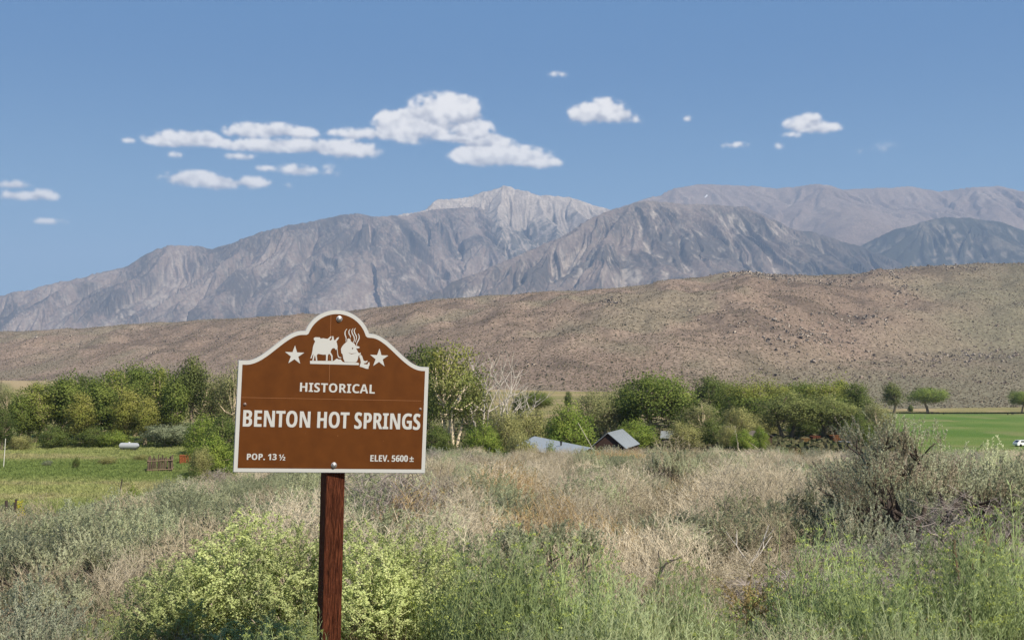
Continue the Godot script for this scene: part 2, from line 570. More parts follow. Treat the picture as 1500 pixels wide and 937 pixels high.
# crest and spurs: lists of [u, v, depth]; each list is one ridge line
func massif(called: String, ridges: Array, u0: float, u1: float, du: float, near: float, far: float, rows: int, slope: float, paint: Callable, roughness: float) -> MeshInstance3D:
	var pa := PackedVector3Array()
	var pb := PackedVector3Array()
	var run := PackedFloat32Array()
	for r in ridges:
		var s := run.size() * 777.0
		for k in r.size() - 1:
			var a := Vector3(east(r[k][0], r[k][2]), EYE + (540.0 - r[k][1]) / LENS * r[k][2], -r[k][2])
			var b := Vector3(east(r[k + 1][0], r[k + 1][2]), EYE + (540.0 - r[k + 1][1]) / LENS * r[k + 1][2], -r[k + 1][2])
			pa.append(a)
			pb.append(b)
			run.append(s)
			s += Vector2(b.x - a.x, b.z - a.z).length()
	var columns := int((u1 - u0) / du) + 1
	var p := PackedVector3Array()
	var c := PackedColorArray()
	for row in rows:
		var d := lerpf(near, far, float(row) / (rows - 1))
		for k in columns:
			var x := east(u0 + du * k, d)
			var z := -d
			var wx := x + noise_a.get_noise_2d(x * 0.05, z * 0.05) * 260.0 + noise_b.get_noise_2d(x * 0.06, z * 0.06) * 60.0
			var wz := z + noise_a.get_noise_2d(x * 0.05 + 900.0, z * 0.05) * 260.0 + noise_b.get_noise_2d(x * 0.06 + 900.0, z * 0.06) * 60.0
			var best := -1e9
			var along := 0.0
			var away := 0.0
			for q in pa.size():
				var a := pa[q]
				var b := pb[q]
				var ex := b.x - a.x
				var ez := b.z - a.z
				var t := clampf(((wx - a.x) * ex + (wz - a.z) * ez) / (ex * ex + ez * ez), 0.0, 1.0)
				var fx := wx - a.x - ex * t
				var fz := wz - a.z - ez * t
				var dist := sqrt(fx * fx + fz * fz)
				var h := a.y + (b.y - a.y) * t - slope * dist * (1.0 - 0.12 * minf(dist / 1500.0, 1.0))
				if h > best:
					best = h
					var el := sqrt(ex * ex + ez * ez)
					along = run[q] + t * el + atan2((fx * ex + fz * ez) / el, absf(fx * ez - fz * ex) / el + 1.0) * 420.0
					away = dist
			var gully := absf(noise_r.get_noise_2d(along * 0.24, away * 0.016))
			var fine := absf(noise_r.get_noise_2d(along * 0.8 + 500.0, away * 0.045))
			var y := best - minf(away * 0.42, 210.0) * (0.33 - gully) * 1.6 * roughness - minf(away * 0.3, 80.0) * (0.3 - fine) * roughness
			y += (noise_b.get_noise_2d(x * 0.16, z * 0.16) * 30.0 + noise_b.get_noise_2d(x * 0.6, z * 0.6) * 22.0 * minf(1.0, away / 150.0 + 0.25)) * roughness
			p.append(Vector3(x, maxf(y, -80.0), z))
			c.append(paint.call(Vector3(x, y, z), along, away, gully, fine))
	var m := vmat(0.95, 0.1)
	m.uv1_triplanar = true
	m.uv1_world_triplanar = true
	m.uv1_scale = Vector3(0.0005, 0.0005, 0.0005)
	m.albedo_texture = M.rock_grain
	return tag(put(called, sheet(p, c, rows, columns), m), "", "", "", "structure")

func height_v(q: Vector3) -> float:   # how high a far point stands: its row in a level picture
	return 540.0 - (q.y - EYE) / -q.z * LENS

# pale rubble lies where the slope is cut: in the beds of the gullies
func chute(gully: float, fine: float, away: float) -> float:
	return maxf(1.0 - smoothstep(0.015, 0.085, gully), 0.75 * (1.0 - smoothstep(0.015, 0.075, fine))) * smoothstep(40.0, 200.0, away)

func paint_range(q: Vector3, along: float, away: float, gully: float, fine: float) -> Color:
	var n1 := noise_a.get_noise_2d(q.x * 0.10, q.z * 0.10 + q.y * 0.04)
	var n2 := noise_b.get_noise_2d(q.x * 0.7, q.z * 0.7)
	var n3 := noise_b.get_noise_2d(q.x * 2.4, q.z * 2.4)
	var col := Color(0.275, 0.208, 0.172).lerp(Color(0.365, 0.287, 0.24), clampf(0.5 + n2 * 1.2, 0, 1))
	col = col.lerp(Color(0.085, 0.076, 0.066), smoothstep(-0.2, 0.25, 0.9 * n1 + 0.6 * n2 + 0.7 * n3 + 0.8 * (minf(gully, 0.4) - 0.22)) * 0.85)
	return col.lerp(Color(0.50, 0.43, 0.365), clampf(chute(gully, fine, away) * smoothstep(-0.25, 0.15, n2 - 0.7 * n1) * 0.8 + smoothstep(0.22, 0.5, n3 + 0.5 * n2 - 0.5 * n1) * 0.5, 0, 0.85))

func paint_granite(q: Vector3, along: float, away: float, gully: float, fine: float) -> Color:
	var n2 := noise_b.get_noise_2d(q.x * 0.8, q.z * 0.8)
	var n3 := noise_b.get_noise_2d(q.x * 2.4, q.z * 2.4)
	var streak := noise_r.get_noise_2d(along * 1.1, away * 0.07)
	var col := Color(0.42, 0.36, 0.31).lerp(Color(0.66, 0.575, 0.50), clampf(0.5 + n2 + streak * 0.9 + n3 * 0.6, 0, 1))
	var v := height_v(q)
	var tree := smoothstep(318.0, 350.0, v + 60.0 * streak + 34.0 * n2)
	return col.lerp(Color(0.08, 0.08, 0.07), tree * smoothstep(-0.25, 0.12, n2 + streak * 0.7 + n3 * 0.4) * 0.85)

func paint_spur(q: Vector3, along: float, away: float, gully: float, fine: float) -> Color:
	var n1 := noise_a.get_noise_2d(q.x * 0.10 + 40.0, q.z * 0.10)
	var n2 := noise_b.get_noise_2d(q.x * 0.7, q.z * 0.7)
	var n3 := noise_b.get_noise_2d(q.x * 2.4, q.z * 2.4)
	var u := 750.0 + q.x / -q.z * LENS
	var v := height_v(q)
	var col := Color(0.225, 0.174, 0.148).lerp(Color(0.315, 0.248, 0.208), clampf(0.5 + n2 * 1.2, 0, 1))
	var wooded := smoothstep(1100.0, 1210.0, u)
	col = col.lerp(Color(0.068, 0.066, 0.058), clampf(smoothstep(-0.12, 0.25, n1 + 0.5 * n2 + 0.7 * n3 + 0.6 * (minf(gully, 0.4) - 0.2)) * 0.75 + 0.5 * wooded, 0, 0.92))
	col = col.lerp(Color(0.36, 0.295, 0.245), (1.0 - smoothstep(290.0, 305.0, v + 16.0 * n2)) * 0.7)
	return col.lerp(Color(0.56, 0.485, 0.41), clampf(chute(gully, fine, away) * smoothstep(-0.3, 0.1, n2 - 0.4 * n1) * (0.8 - 0.4 * wooded) + smoothstep(0.28, 0.55, n3 + 0.4 * n2 - 0.3 * n1) * 0.25 * (1.0 - wooded), 0, 0.9))

func paint_forest(q: Vector3, along: float, away: float, gully: float, fine: float) -> Color:
	var n1 := noise_a.get_noise_2d(q.x * 0.10 + 90.0, q.z * 0.10)
	var n2 := noise_b.get_noise_2d(q.x * 0.7, q.z * 0.7)
	var n3 := noise_b.get_noise_2d(q.x * 2.4, q.z * 2.4)
	var col := Color(0.055, 0.06, 0.05).lerp(Color(0.17, 0.15, 0.12), smoothstep(-0.05, 0.4, n1 + 0.5 * n2 + 0.5 * n3))
	return col.lerp(Color(0.42, 0.36, 0.30), chute(gully, fine, away) * smoothstep(-0.1, 0.25, n2 - 0.3 * n1) * 0.6)

func paint_plateau(q: Vector3, along: float, away: float, gully: float, fine: float) -> Color:
	var n1 := noise_a.get_noise_2d(q.x * 0.08, q.z * 0.08)
	var n2 := noise_b.get_noise_2d(q.x * 0.6, q.z * 0.6)
	var streak := noise_r.get_noise_2d(along * 0.5, away * 0.03)
	var col := Color(0.275, 0.212, 0.182).lerp(Color(0.345, 0.272, 0.232), clampf(0.5 + n1 + n2 * 0.8, 0, 1))
	return col.lerp(Color(0.44, 0.37, 0.32), smoothstep(0.30, 0.58, streak + 0.3 * n2) * 0.6)

func build_mountains() -> void:
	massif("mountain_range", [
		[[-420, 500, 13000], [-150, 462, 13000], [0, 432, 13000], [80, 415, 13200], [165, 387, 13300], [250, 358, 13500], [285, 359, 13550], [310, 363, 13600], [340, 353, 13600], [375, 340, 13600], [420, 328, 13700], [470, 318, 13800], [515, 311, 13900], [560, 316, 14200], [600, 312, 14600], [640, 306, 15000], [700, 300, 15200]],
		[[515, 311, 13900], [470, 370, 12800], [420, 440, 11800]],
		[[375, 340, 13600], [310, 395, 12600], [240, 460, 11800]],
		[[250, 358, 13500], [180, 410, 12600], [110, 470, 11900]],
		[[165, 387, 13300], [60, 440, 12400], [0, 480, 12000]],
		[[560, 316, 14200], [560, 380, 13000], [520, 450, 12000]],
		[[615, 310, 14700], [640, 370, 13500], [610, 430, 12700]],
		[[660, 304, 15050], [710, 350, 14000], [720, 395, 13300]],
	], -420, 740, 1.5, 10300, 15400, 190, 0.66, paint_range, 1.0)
	massif("granite_mountain", [
		[[560, 330, 15000], [600, 314, 15100], [630, 304, 15200], [645, 292, 15300], [665, 289, 15400], [690, 285, 15500], [708, 277, 15550], [725, 270, 15600], [742, 272, 15600], [760, 278, 15600], [800, 285, 15600], [850, 290, 15600], [870, 296, 15650], [888, 303, 15700], [930, 320, 15700], [1000, 340, 15800]],
		[[725, 270, 15600], [745, 315, 14700], [720, 375, 13800]],
		[[690, 285, 15500], [665, 335, 14600], [650, 390, 13900]],
		[[800, 285, 15600], [815, 330, 14700], [780, 380, 13900]],
		[[850, 290, 15600], [872, 330, 14800], [850, 370, 14200]],
	], 540, 1010, 1.5, 13600, 16200, 120, 0.95, paint_granite, 1.25)
	massif("mountain_spur", [
		[[520, 478, 10400], [575, 449, 10500], [640, 421, 10800], [700, 391, 11000], [745, 371, 11200], [800, 350, 11400], [850, 331, 11600], [890, 311, 11800], [930, 293, 12000], [960, 291, 12100], [1000, 297, 12200], [1040, 299, 12300], [1085, 303, 12500], [1120, 320, 12500], [1150, 335, 12500], [1190, 343, 12500], [1240, 352, 12500], [1275, 360, 12500], [1350, 390, 12500], [1450, 420, 12400]],
		[[930, 293, 12000], [890, 350, 11100], [830, 430, 10200]],
		[[1000, 297, 12200], [1015, 365, 11200], [1000, 425, 10400]],
		[[1085, 303, 12500], [1120, 370, 11500], [1130, 410, 10900]],
		[[960, 291, 12100], [950, 370, 11200], [915, 430, 10400]],
		[[1150, 335, 12500], [1190, 390, 11600]],
		[[800, 350, 11400], [730, 440, 10300]],
	], 510, 1460, 1.35, 9900, 12900, 150, 0.68, paint_spur, 1.0)
	massif("forested_mountain", [
		[[1160, 410, 13300], [1230, 380, 13400], [1270, 357, 13500], [1300, 342, 13500], [1340, 325, 13500], [1380, 320, 13600], [1430, 318, 13600], [1470, 325, 13600], [1500, 333, 13600], [1600, 345, 13600], [1850, 380, 13600]],
		[[1340, 325, 13500], [1295, 380, 12600], [1260, 420, 12000]],
		[[1430, 318, 13600], [1420, 370, 12700], [1390, 410, 12100]],
		[[1500, 333, 13600], [1530, 390, 12600]],
	], 1140, 1860, 1.9, 11900, 13900, 95, 0.62, paint_forest, 0.8)
	var back := massif("plateau_mountain", [
		[[880, 330, 16800], [930, 303, 16900], [960, 290, 17000], [985, 275, 17000], [1030, 267, 17200], [1100, 268, 17300], [1140, 274, 17200], [1190, 268, 17000], [1240, 275, 17300], [1330, 272, 17500], [1380, 277, 17500], [1430, 271, 17300], [1470, 270, 17300], [1500, 278, 17300], [1600, 290, 17300], [1850, 330, 17300]],
		[[1190, 268, 17000], [1230, 312, 16100], [1275, 360, 15300]],
		[[1100, 268, 17300], [1130, 310, 16300], [1190, 350, 15500]],
		[[1430, 271, 17300], [1380, 312, 16300], [1300, 355, 15400]],
		[[1030, 267, 17200], [1070, 305, 16300]],
		[[1330, 272, 17500], [1290, 320, 16300]],
	], 860, 1860, 2.8, 12900, 17800, 110, 0.5, paint_plateau, 0.55)
	# the one patch of old snow under the crest, lying on the slope
	var where := Vector3.ZERO
	var least := 1e9
	for q in back.mesh.surface_get_arrays(0)[Mesh.ARRAY_VERTEX]:
		var off := absf(750.0 + q.x / -q.z * LENS - 1037.0) + absf(height_v(q) - 287.0)
		if off < least:
			least = off
			where = q
	var s := Shape.new()
	for k in 6:
		s.box(where + Vector3(k * 8.0 - 20.0, k * 8.0 - 10.0, -k * 7.0), Vector3(24, 16, 44), Color(0.85, 0.86, 0.88), Basis(Vector3(1, 0, 0), -0.5), 8.0)
	put("snow_patch", s.mesh(), M.stone, back)

# ------------------------------------------------------------------ desert shrubs

# How each kind grows: limbs, shoots, leaves per shoot, leaf length and half width, shoot length, how upright and how untidy, colours
func shrub_kind(kind: String) -> Dictionary:
	match kind:
		"sage": return {"foot": 0.12, "limbs": 11, "shoots": 400, "leaves": 44, "len": 0.027, "wide": 0.0038, "shoot": 0.32, "rise": 0.80, "messy": 0.13, "a": Color(0.315, 0.35, 0.205), "b": Color(0.49, 0.52, 0.33), "wood": Color(0.10, 0.08, 0.066), "stem": Color(0.28, 0.265, 0.175)}
		"pale_sage": return {"foot": 0.08, "limbs": 9, "shoots": 400, "leaves": 44, "len": 0.025, "wide": 0.0037, "shoot": 0.28, "rise": 0.74, "messy": 0.15, "a": Color(0.29, 0.325, 0.22), "b": Color(0.44, 0.465, 0.345), "wood": Color(0.15, 0.12, 0.10), "stem": Color(0.34, 0.32, 0.23)}
		"rabbit": return {"limbs": 10, "shoots": 460, "leaves": 30, "len": 0.05, "wide": 0.0026, "shoot": 0.6, "rise": 0.86, "messy": 0.10, "a": Color(0.20, 0.27, 0.115), "b": Color(0.37, 0.44, 0.225), "wood": Color(0.20, 0.16, 0.11), "stem": Color(0.30, 0.36, 0.15), "tip": Color(0.46, 0.52, 0.14)}
		"blue_rabbit": return {"limbs": 10, "shoots": 460, "leaves": 28, "len": 0.05, "wide": 0.0025, "shoot": 0.58, "rise": 0.84, "messy": 0.11, "a": Color(0.28, 0.345, 0.175), "b": Color(0.45, 0.51, 0.29), "wood": Color(0.22, 0.18, 0.12), "stem": Color(0.39, 0.42, 0.23)}
		"saltbush": return {"limbs": 11, "shoots": 560, "leaves": 72, "len": 0.016, "wide": 0.0055, "shoot": 0.27, "rise": 0.5, "messy": 0.25, "a": Color(0.44, 0.505, 0.20), "b": Color(0.615, 0.665, 0.315), "wood": Color(0.33, 0.28, 0.21), "stem": Color(0.36, 0.36, 0.18), "ruff": true}
		"straw": return {"foot": 0.05, "limbs": 8, "shoots": 540, "leaves": 7, "len": 0.045, "wide": 0.0024, "shoot": 0.36, "rise": 0.66, "messy": 0.19, "twigs": 3, "a": Color(0.42, 0.365, 0.26), "b": Color(0.60, 0.535, 0.41), "wood": Color(0.20, 0.16, 0.125), "stem": Color(0.49, 0.425, 0.315)}
		"dry_brush": return {"foot": 0.1, "limbs": 10, "shoots": 460, "leaves": 13, "len": 0.028, "wide": 0.0036, "shoot": 0.30, "rise": 0.62, "messy": 0.2, "twigs": 2, "a": Color(0.32, 0.285, 0.185), "b": Color(0.50, 0.445, 0.31), "wood": Color(0.115, 0.09, 0.072), "stem": Color(0.35, 0.295, 0.205)}
		"rust_brush": return {"limbs": 8, "shoots": 460, "leaves": 14, "len": 0.02, "wide": 0.004, "shoot": 0.36, "rise": 0.62, "messy": 0.2, "twigs": 2, "a": Color(0.40, 0.285, 0.125), "b": Color(0.56, 0.45, 0.20), "wood": Color(0.20, 0.14, 0.10), "stem": Color(0.44, 0.325, 0.19)}
		"dead": return {"stout": 1.5, "limbs": 14, "shoots": 400, "leaves": 0, "len": 0.02, "wide": 0.003, "shoot": 0.32, "rise": 0.5, "messy": 0.35, "twigs": 4, "thick": 0.0034, "a": Color(0.22, 0.19, 0.17), "b": Color(0.32, 0.28, 0.25), "wood": Color(0.075, 0.062, 0.055), "stem": Color(0.27, 0.23, 0.205)}
	return {}

# A rounded shrub one metre high and wide: [branches, foliage] meshes. Crooked limbs carry shoots that end on a lobed dome.
func shrub(kind: String, sd: int, shade := 1.0) -> Array[ArrayMesh]:
	var k := shrub_kind(kind)
	var rng := RandomNumberGenerator.new()
	rng.seed = sd
	var wood := Shape.new()
	var leaf := Shape.new()
	var lobes: Array[Vector3] = []
	for q in 9:
		var a := rng.randf() * TAU
		var e := rng.randf_range(0.0, 1.0)
		lobes.append(Vector3(cos(a) * sqrt(1.0 - e * e), e, sin(a) * sqrt(1.0 - e * e)))
	for b in k.limbs:
		var a: float = TAU * (b + rng.randf() * 0.8) / k.limbs
		var tilt := rng.randf_range(0.1, 1.2)
		var dir := Vector3(cos(a) * sin(tilt), cos(tilt), sin(a) * sin(tilt))
		var p := Vector3(cos(a), 0, sin(a)) * rng.randf_range(0.0, 0.07) - Vector3(0, 0.06, 0)
		var pts := PackedVector3Array([p])
		var rad := PackedFloat32Array([rng.randf_range(0.009, 0.019) * k.get("stout", 1.0)])
		var reach := rng.randf_range(0.4, 0.66)
		for q in 5:
			dir = (dir + Vector3(rng.randf_range(-0.4, 0.4), rng.randf_range(-0.05, 0.3), rng.randf_range(-0.4, 0.4))).normalized()
			p += dir * reach / 5.0
			pts.append(p)
			rad.append(lerpf(rad[0], 0.004, (q + 1) / 5.0))
		wood.tube(pts, rad, 5, (k.wood as Color) * rng.randf_range(0.8, 1.2))
	for s in k.shoots:
		var ce := rng.randf_range(k.get("foot", -0.05), 1.0)
		var a := rng.randf() * TAU
		var o := Vector3(cos(a) * sqrt(1.0 - ce * ce), ce, sin(a) * sqrt(1.0 - ce * ce))
		var reach := 0.74
		for q in lobes: reach += 0.30 * pow(maxf(0.0, o.dot(q)), 7.0)
		reach = minf(reach, 1.08) * (1.0 - 0.42 * pow(rng.randf(), 1.6)) * rng.randf_range(0.93, 1.1)
		var end := Vector3(o.x * 0.52, maxf(o.y, 0.0) * 0.93 + 0.06, o.z * 0.52) * reach
		var dir: Vector3 = (Vector3.UP * k.rise + Vector3(o.x, 0, o.z) * (1.0 - k.rise) + Vector3(rng.randfn(), rng.randfn() * 0.5, rng.randfn()) * k.messy).normalized()
		var l: float = k.shoot * rng.randf_range(0.6, 1.25)
		l = minf(l, (end.y + 0.04) / maxf(dir.y, 0.12))
		var p := end - dir * l
		var mid: Vector3 = p.lerp(end, 0.5) + Vector3(rng.randfn(), 0, rng.randfn()) * l * 0.08
		var sc: Color = (k.stem as Color) * rng.randf_range(0.75, 1.2) * shade
		var thick: float = k.get("thick", 0.0022)
		wood.tube(PackedVector3Array([p, mid, end]), PackedFloat32Array([thick, thick * 0.8, thick * 0.45]), 3, sc, false)
		for q in k.get("twigs", 0):
			var t := rng.randf_range(0.15, 0.95)
			var b0: Vector3 = p.lerp(mid, t * 2.0) if t < 0.5 else mid.lerp(end, t * 2.0 - 1.0)
			var bd: Vector3 = (dir + Vector3(rng.randfn(), rng.randfn() + 0.2, rng.randfn()) * 0.6).normalized()
			wood.tube(PackedVector3Array([b0, b0 + bd * l * rng.randf_range(0.15, 0.45)]), PackedFloat32Array([thick * 0.75, thick * 0.4]), 3, sc * rng.randf_range(0.8, 1.2), false)
		var tone := (k.a as Color).lerp(k.b, rng.randf()) * shade
		for q in int(k.leaves * rng.randf_range(0.7, 1.2)):
			var t := 1.0 - pow(rng.randf(), 1.2) * 0.85
			var b0: Vector3 = p.lerp(mid, t * 2.0) if t < 0.5 else mid.lerp(end, t * 2.0 - 1.0)
			var g := rng.randf() * TAU
			var side := Vector3(cos(g), rng.randf_range(-0.4, 0.4), sin(g))
			var ld: Vector3 = (dir * rng.randf_range(0.5, 1.2) + side * 0.55).normalized() * k.len * rng.randf_range(0.7, 1.25)
			if k.has("ruff"):
				b0 += side * rng.randf_range(0.0, 0.02)
				ld = Vector3(rng.randfn(), rng.randfn(), rng.randfn()).normalized() * k.len
			var sd3: Vector3 = ld.cross(Vector3(rng.randfn(), rng.randfn(), rng.randfn())).normalized()
			leaf.leaf(b0, ld, sd3, k.wide * rng.randf_range(0.75, 1.25), tone * rng.randf_range(0.84, 1.14), (b0 - Vector3(0, 0.3, 0)).normalized() + Vector3(rng.randfn(), rng.randfn(), rng.randfn()) * 0.28 + ld * 6.0)
		if k.has("tip") and rng.randf() < 0.45 and ce > 0.3:
			for q in 14:
				var j := Vector3(rng.randfn(), rng.randfn() * 0.4, rng.randfn()) * 0.016
				leaf.leaf(end + j, Vector3(rng.randfn(), 1, rng.randfn()).normalized() * 0.016, Vector3(1, 0, 0).rotated(Vector3.UP, rng.randf() * TAU), 0.005, (k.tip as Color) * rng.randf_range(0.8, 1.2))
	return [wood.mesh(), leaf.mesh() if leaf.v.size() else null]

var shrubs := {}   # kind -> list of [branches, foliage]

func make_shrubs() -> void:
	for kind in ["sage", "pale_sage", "rabbit", "blue_rabbit", "saltbush", "straw", "dry_brush", "rust_brush", "dead"]:
		shrubs[kind] = []
		for v in 2 if kind in ["dead", "saltbush", "rust_brush", "blue_rabbit", "pale_sage"] else 3:
			shrubs[kind].append(shrub(kind, 100 + v * 17 + kind.length() * 3, [1.12, 0.92, 1.28][v]))
	shrubs["old_sage"] = [old_sage(301), old_sage(302), old_sage(303)]

# A small old sagebrush: dark crooked trunks in plain view, leaves only at the ends.
func old_sage(sd: int) -> Array[ArrayMesh]:
	var rng := RandomNumberGenerator.new()
	rng.seed = sd
	var wood := Shape.new()
	var leaf := Shape.new()
	var ends: Array = []
	for k in 7:
		var a := TAU * (k + rng.randf() * 0.5) / 7.0
		var tilt := rng.randf_range(0.25, 0.95)
		crooked(wood, Vector3(cos(a) * 0.05, -0.04, sin(a) * 0.05), Vector3(cos(a) * sin(tilt), cos(tilt), sin(a) * sin(tilt)), 0.30, 0.021, 2, rng, Color(0.10, 0.082, 0.07), ends, 0.45, 0.1)
	for e in ends:
		for s in 9:
			var q: Vector3 = e[0] + Vector3(rng.randfn(), rng.randfn() * 0.5, rng.randfn()) * 0.035
			var dir: Vector3 = (Vector3.UP * 1.1 + e[1] * 0.4 + Vector3(rng.randfn(), 0, rng.randfn()) * 0.3).normalized()
			var l := rng.randf_range(0.12, 0.27)
			wood.tube(PackedVector3Array([q, q + dir * l]), PackedFloat32Array([0.0025, 0.001]), 3, Color(0.27, 0.24, 0.17), false)
			var tone := Color(0.33, 0.355, 0.215).lerp(Color(0.50, 0.52, 0.345), rng.randf())
			for f in 38:
				var a := rng.randf() * TAU
				var ld := (dir + Vector3(cos(a), 0, sin(a)) * 0.6).normalized() * rng.randf_range(0.018, 0.03)
				leaf.leaf(q + dir * l * rng.randf_range(0.1, 1.0), ld, ld.cross(Vector3(rng.randfn(), rng.randfn(), rng.randfn())).normalized(), 0.004, tone * rng.randf_range(0.85, 1.14), (q - Vector3(0, 0.3, 0)).normalized() + Vector3(rng.randfn(), rng.randfn(), rng.randfn()) * 0.3)
	return [wood.mesh(), leaf.mesh()]

const KIND_NAME := {"old_sage": "sagebrush", "sage": "sagebrush", "pale_sage": "sagebrush", "rabbit": "rabbitbrush", "blue_rabbit": "rabbitbrush", "saltbush": "saltbush", "straw": "straw_shrub", "dry_brush": "dry_shrub", "rust_brush": "buckwheat_shrub", "dead": "dead_shrub"}
const KIND_CATEGORY := {"old_sage": "shrub", "sage": "shrub", "pale_sage": "shrub", "rabbit": "shrub", "blue_rabbit": "shrub", "saltbush": "shrub", "straw": "dry shrub", "dry_brush": "dry shrub", "rust_brush": "dry shrub", "dead": "dead shrub"}

func plant(kind: String, variant: int, at: Vector3, wide: float, high: float, turn: float, label: String, group := "") -> Node3D:
	var pair: Array = shrubs[kind][variant % shrubs[kind].size()]
	var o := thing(KIND_NAME[kind], label, KIND_CATEGORY[kind], at, turn, group)
	o.scale = Vector3(wide, high, wide)
	put("branches", pair[0], M.wood, o)
	if pair[1]: put("foliage", pair[1], M.pale_leaf if kind == "saltbush" else M.leaf, o)
	return o

var placed: Array[Vector3] = []   # x, z and reach of the shrubs set one by one

# a shrub by the column it stands in, its depth, its width and its height
func hero(kind: String, variant: int, u: float, d: float, wide: float, high: float, label: String, group := "") -> Node3D:
	var p := spot(u, d)
	placed.append(Vector3(p.x, p.z, wide * 0.42))
	return plant(kind, variant, p, wide, high, fmod(u * 0.37 + d, TAU), label, group)

func build_brush() -> void:
	make_shrubs()
	# the shrubs one can tell apart
	hero("saltbush", 0, 335, 8.9, 1.45, 1.12, "yellow-green saltbush whose tallest sprig stands just off the sign's lower corner")
	hero("saltbush", 1, 258, 8.4, 1.0, 0.76, "low yellow-green saltbush beside the tan twiggy brush")
	hero("saltbush", 1, 425, 8.6, 1.15, 0.98, "yellow-green saltbush touching the shaded edge of the wooden post")
	hero("saltbush", 0, 548, 8.4, 1.3, 1.02, "dense pale yellow-green saltbush on the sunny side of the wooden post")
	hero("saltbush", 1, 610, 8.8, 1.1, 0.94, "saltbush reaching out toward the green rabbitbrush under the sign")
	hero("rabbit", 0, 700, 7.9, 1.1, 0.98, "bright green rabbitbrush next to the saltbush behind the post")
	hero("rabbit", 1, 775, 7.5, 1.15, 0.98, "tall bright green rabbitbrush in the middle of the lower edge")
	hero("rabbit", 2, 850, 7.6, 1.05, 0.95, "bright green rabbitbrush in front of the rust-coloured buckwheat")
	hero("blue_rabbit", 0, 930, 7.2, 1.15, 0.84, "pale grey-green rabbitbrush between two bright green ones")
	hero("blue_rabbit", 1, 800, 6.5, 1.0, 0.66, "short pale rabbitbrush at the lower edge below the tall green one")
	hero("rabbit", 1, 1000, 7.7, 0.9, 0.80, "small green rabbitbrush beside the little brown-leaved plant")
	hero("rabbit", 2, 1215, 8.2, 1.2, 1.02, "green rabbitbrush below the dark trunks of the gnarled sagebrush")
	hero("rabbit", 0, 1300, 7.6, 1.15, 0.92, "bright green yellow-tipped rabbitbrush under the big gnarled sagebrush")
	hero("rabbit", 1, 1395, 7.9, 1.2, 1.02, "bright green yellow-tipped rabbitbrush before the reddish dead stump")
	hero("rabbit", 2, 1480, 8.4, 1.2, 1.18, "tallest bright green rabbitbrush at the picture's edge below the white car")
	hero("blue_rabbit", 1, 1350, 6.6, 1.05, 0.72, "pale rabbitbrush low in the corner below the gnarled sagebrush")
	hero("blue_rabbit", 0, 1180, 6.9, 1.0, 0.66, "pale low rabbitbrush below the bare pale twig")
	hero("dead", 0, 556, 16.0, 1.9, 1.32, "bare grey twiggy shrub behind the saltbush beside the post")
	hero("dead", 1, 626, 16.5, 1.6, 1.32, "bare grey shrub with dark forked stems under the sign's edge")
	hero("rust_brush", 0, 740, 14.2, 1.5, 0.98, "rust and yellow buckwheat shrub above the green rabbitbrush")
	hero("rust_brush", 1, 815, 14.8, 1.6, 1.08, "broad rusty yellow buckwheat shrub downhill of the metal barn")
	hero("rust_brush", 0, 890, 13.8, 1.2, 0.86, "smaller rust-tan buckwheat shrub beside the bleached dead twigs")
	hero("dry_brush", 0, 985, 31.0, 2.1, 1.75, "dark brown shaggy shrub alone on the slope below the barn")
	hero("straw", 0, 1120, 17.0, 2.0, 1.6, "tall pale straw-coloured shrub left of the gnarled sagebrush")
	hero("straw", 1, 1070, 18.5, 1.6, 1.1, "lower straw-coloured shrub leaning on the tall straw one")
	hero("dry_brush", 1, 1110, 13.5, 1.5, 0.86, "brownish dry shrub behind the bare pale twig")
	hero("straw", 2, 975, 11.5, 1.4, 0.86, "tan dry shrub with a short dark dead branch at its foot")
	hero("straw", 1, 185, 10.6, 1.2, 0.78, "tan twiggy brush between the sagebrush and the saltbush")
	hero("straw", 0, 370, 9.6, 0.9, 0.5, "fallen tan twigs beneath the yellow-green saltbush")
	hero("old_sage", 0, 55, 11.6, 1.5, 1.05, "grey-green sagebrush over dark dead wood at the picture's edge")
	hero("old_sage", 1, 135, 13.0, 1.5, 1.12, "grey-green sagebrush with a dark hollow under it near the tan brush")
	hero("sage", 2, 215, 14.8, 1.6, 1.15, "grey-green sagebrush uphill of the tan twiggy brush")
	hero("old_sage", 0, 100, 9.9, 1.1, 0.66, "low sagebrush with spreading dark twigs above the pale corner shrub")
	hero("pale_sage", 0, 30, 7.9, 1.1, 0.72, "pale silvery sagebrush in the lower corner")
	hero("pale_sage", 1, 90, 7.6, 0.9, 0.55, "small pale silvery sagebrush beside the corner one")
	hero("rabbit", 1, 160, 7.7, 0.75, 0.46, "low yellow-green weed below the tan twiggy brush")
	hero("rabbit", 0, 455, 6.25, 0.5, 0.72, "small green sprig at the foot of the wooden post")
	hero("rabbit", 2, 400, 7.0, 0.8, 0.50, "low green weed in front of the saltbush")
	hero("pale_sage", 1, 1240, 13.8, 1.2, 0.9, "small pale sagebrush in front of the dark gnarled trunks")
	hero("pale_sage", 0, 1330, 12.6, 1.1, 0.72, "silvery sagebrush tuft at the foot of the gnarled one")
	hero("dead", 0, 1405, 12.6, 1.5, 0.95, "tangle of grey dead branches at the foot of the gnarled sagebrush")
	hero("old_sage", 1, 1205, 16.0, 1.7, 1.15, "smaller old sagebrush with dark bent limbs beside the gnarled sagebrush")
	hero("old_sage", 0, 1482, 15.5, 1.9, 1.75, "tall old sagebrush with dark stems at the edge beside the gnarled sagebrush")
	hero("old_sage", 2, 1130, 15.0, 1.4, 0.95, "old sagebrush with a dark bent trunk behind the bare pale twig")
	hero("old_sage", 1, 985, 30.2, 2.0, 1.7, "dark-limbed old sagebrush growing through the dark brown shaggy shrub")
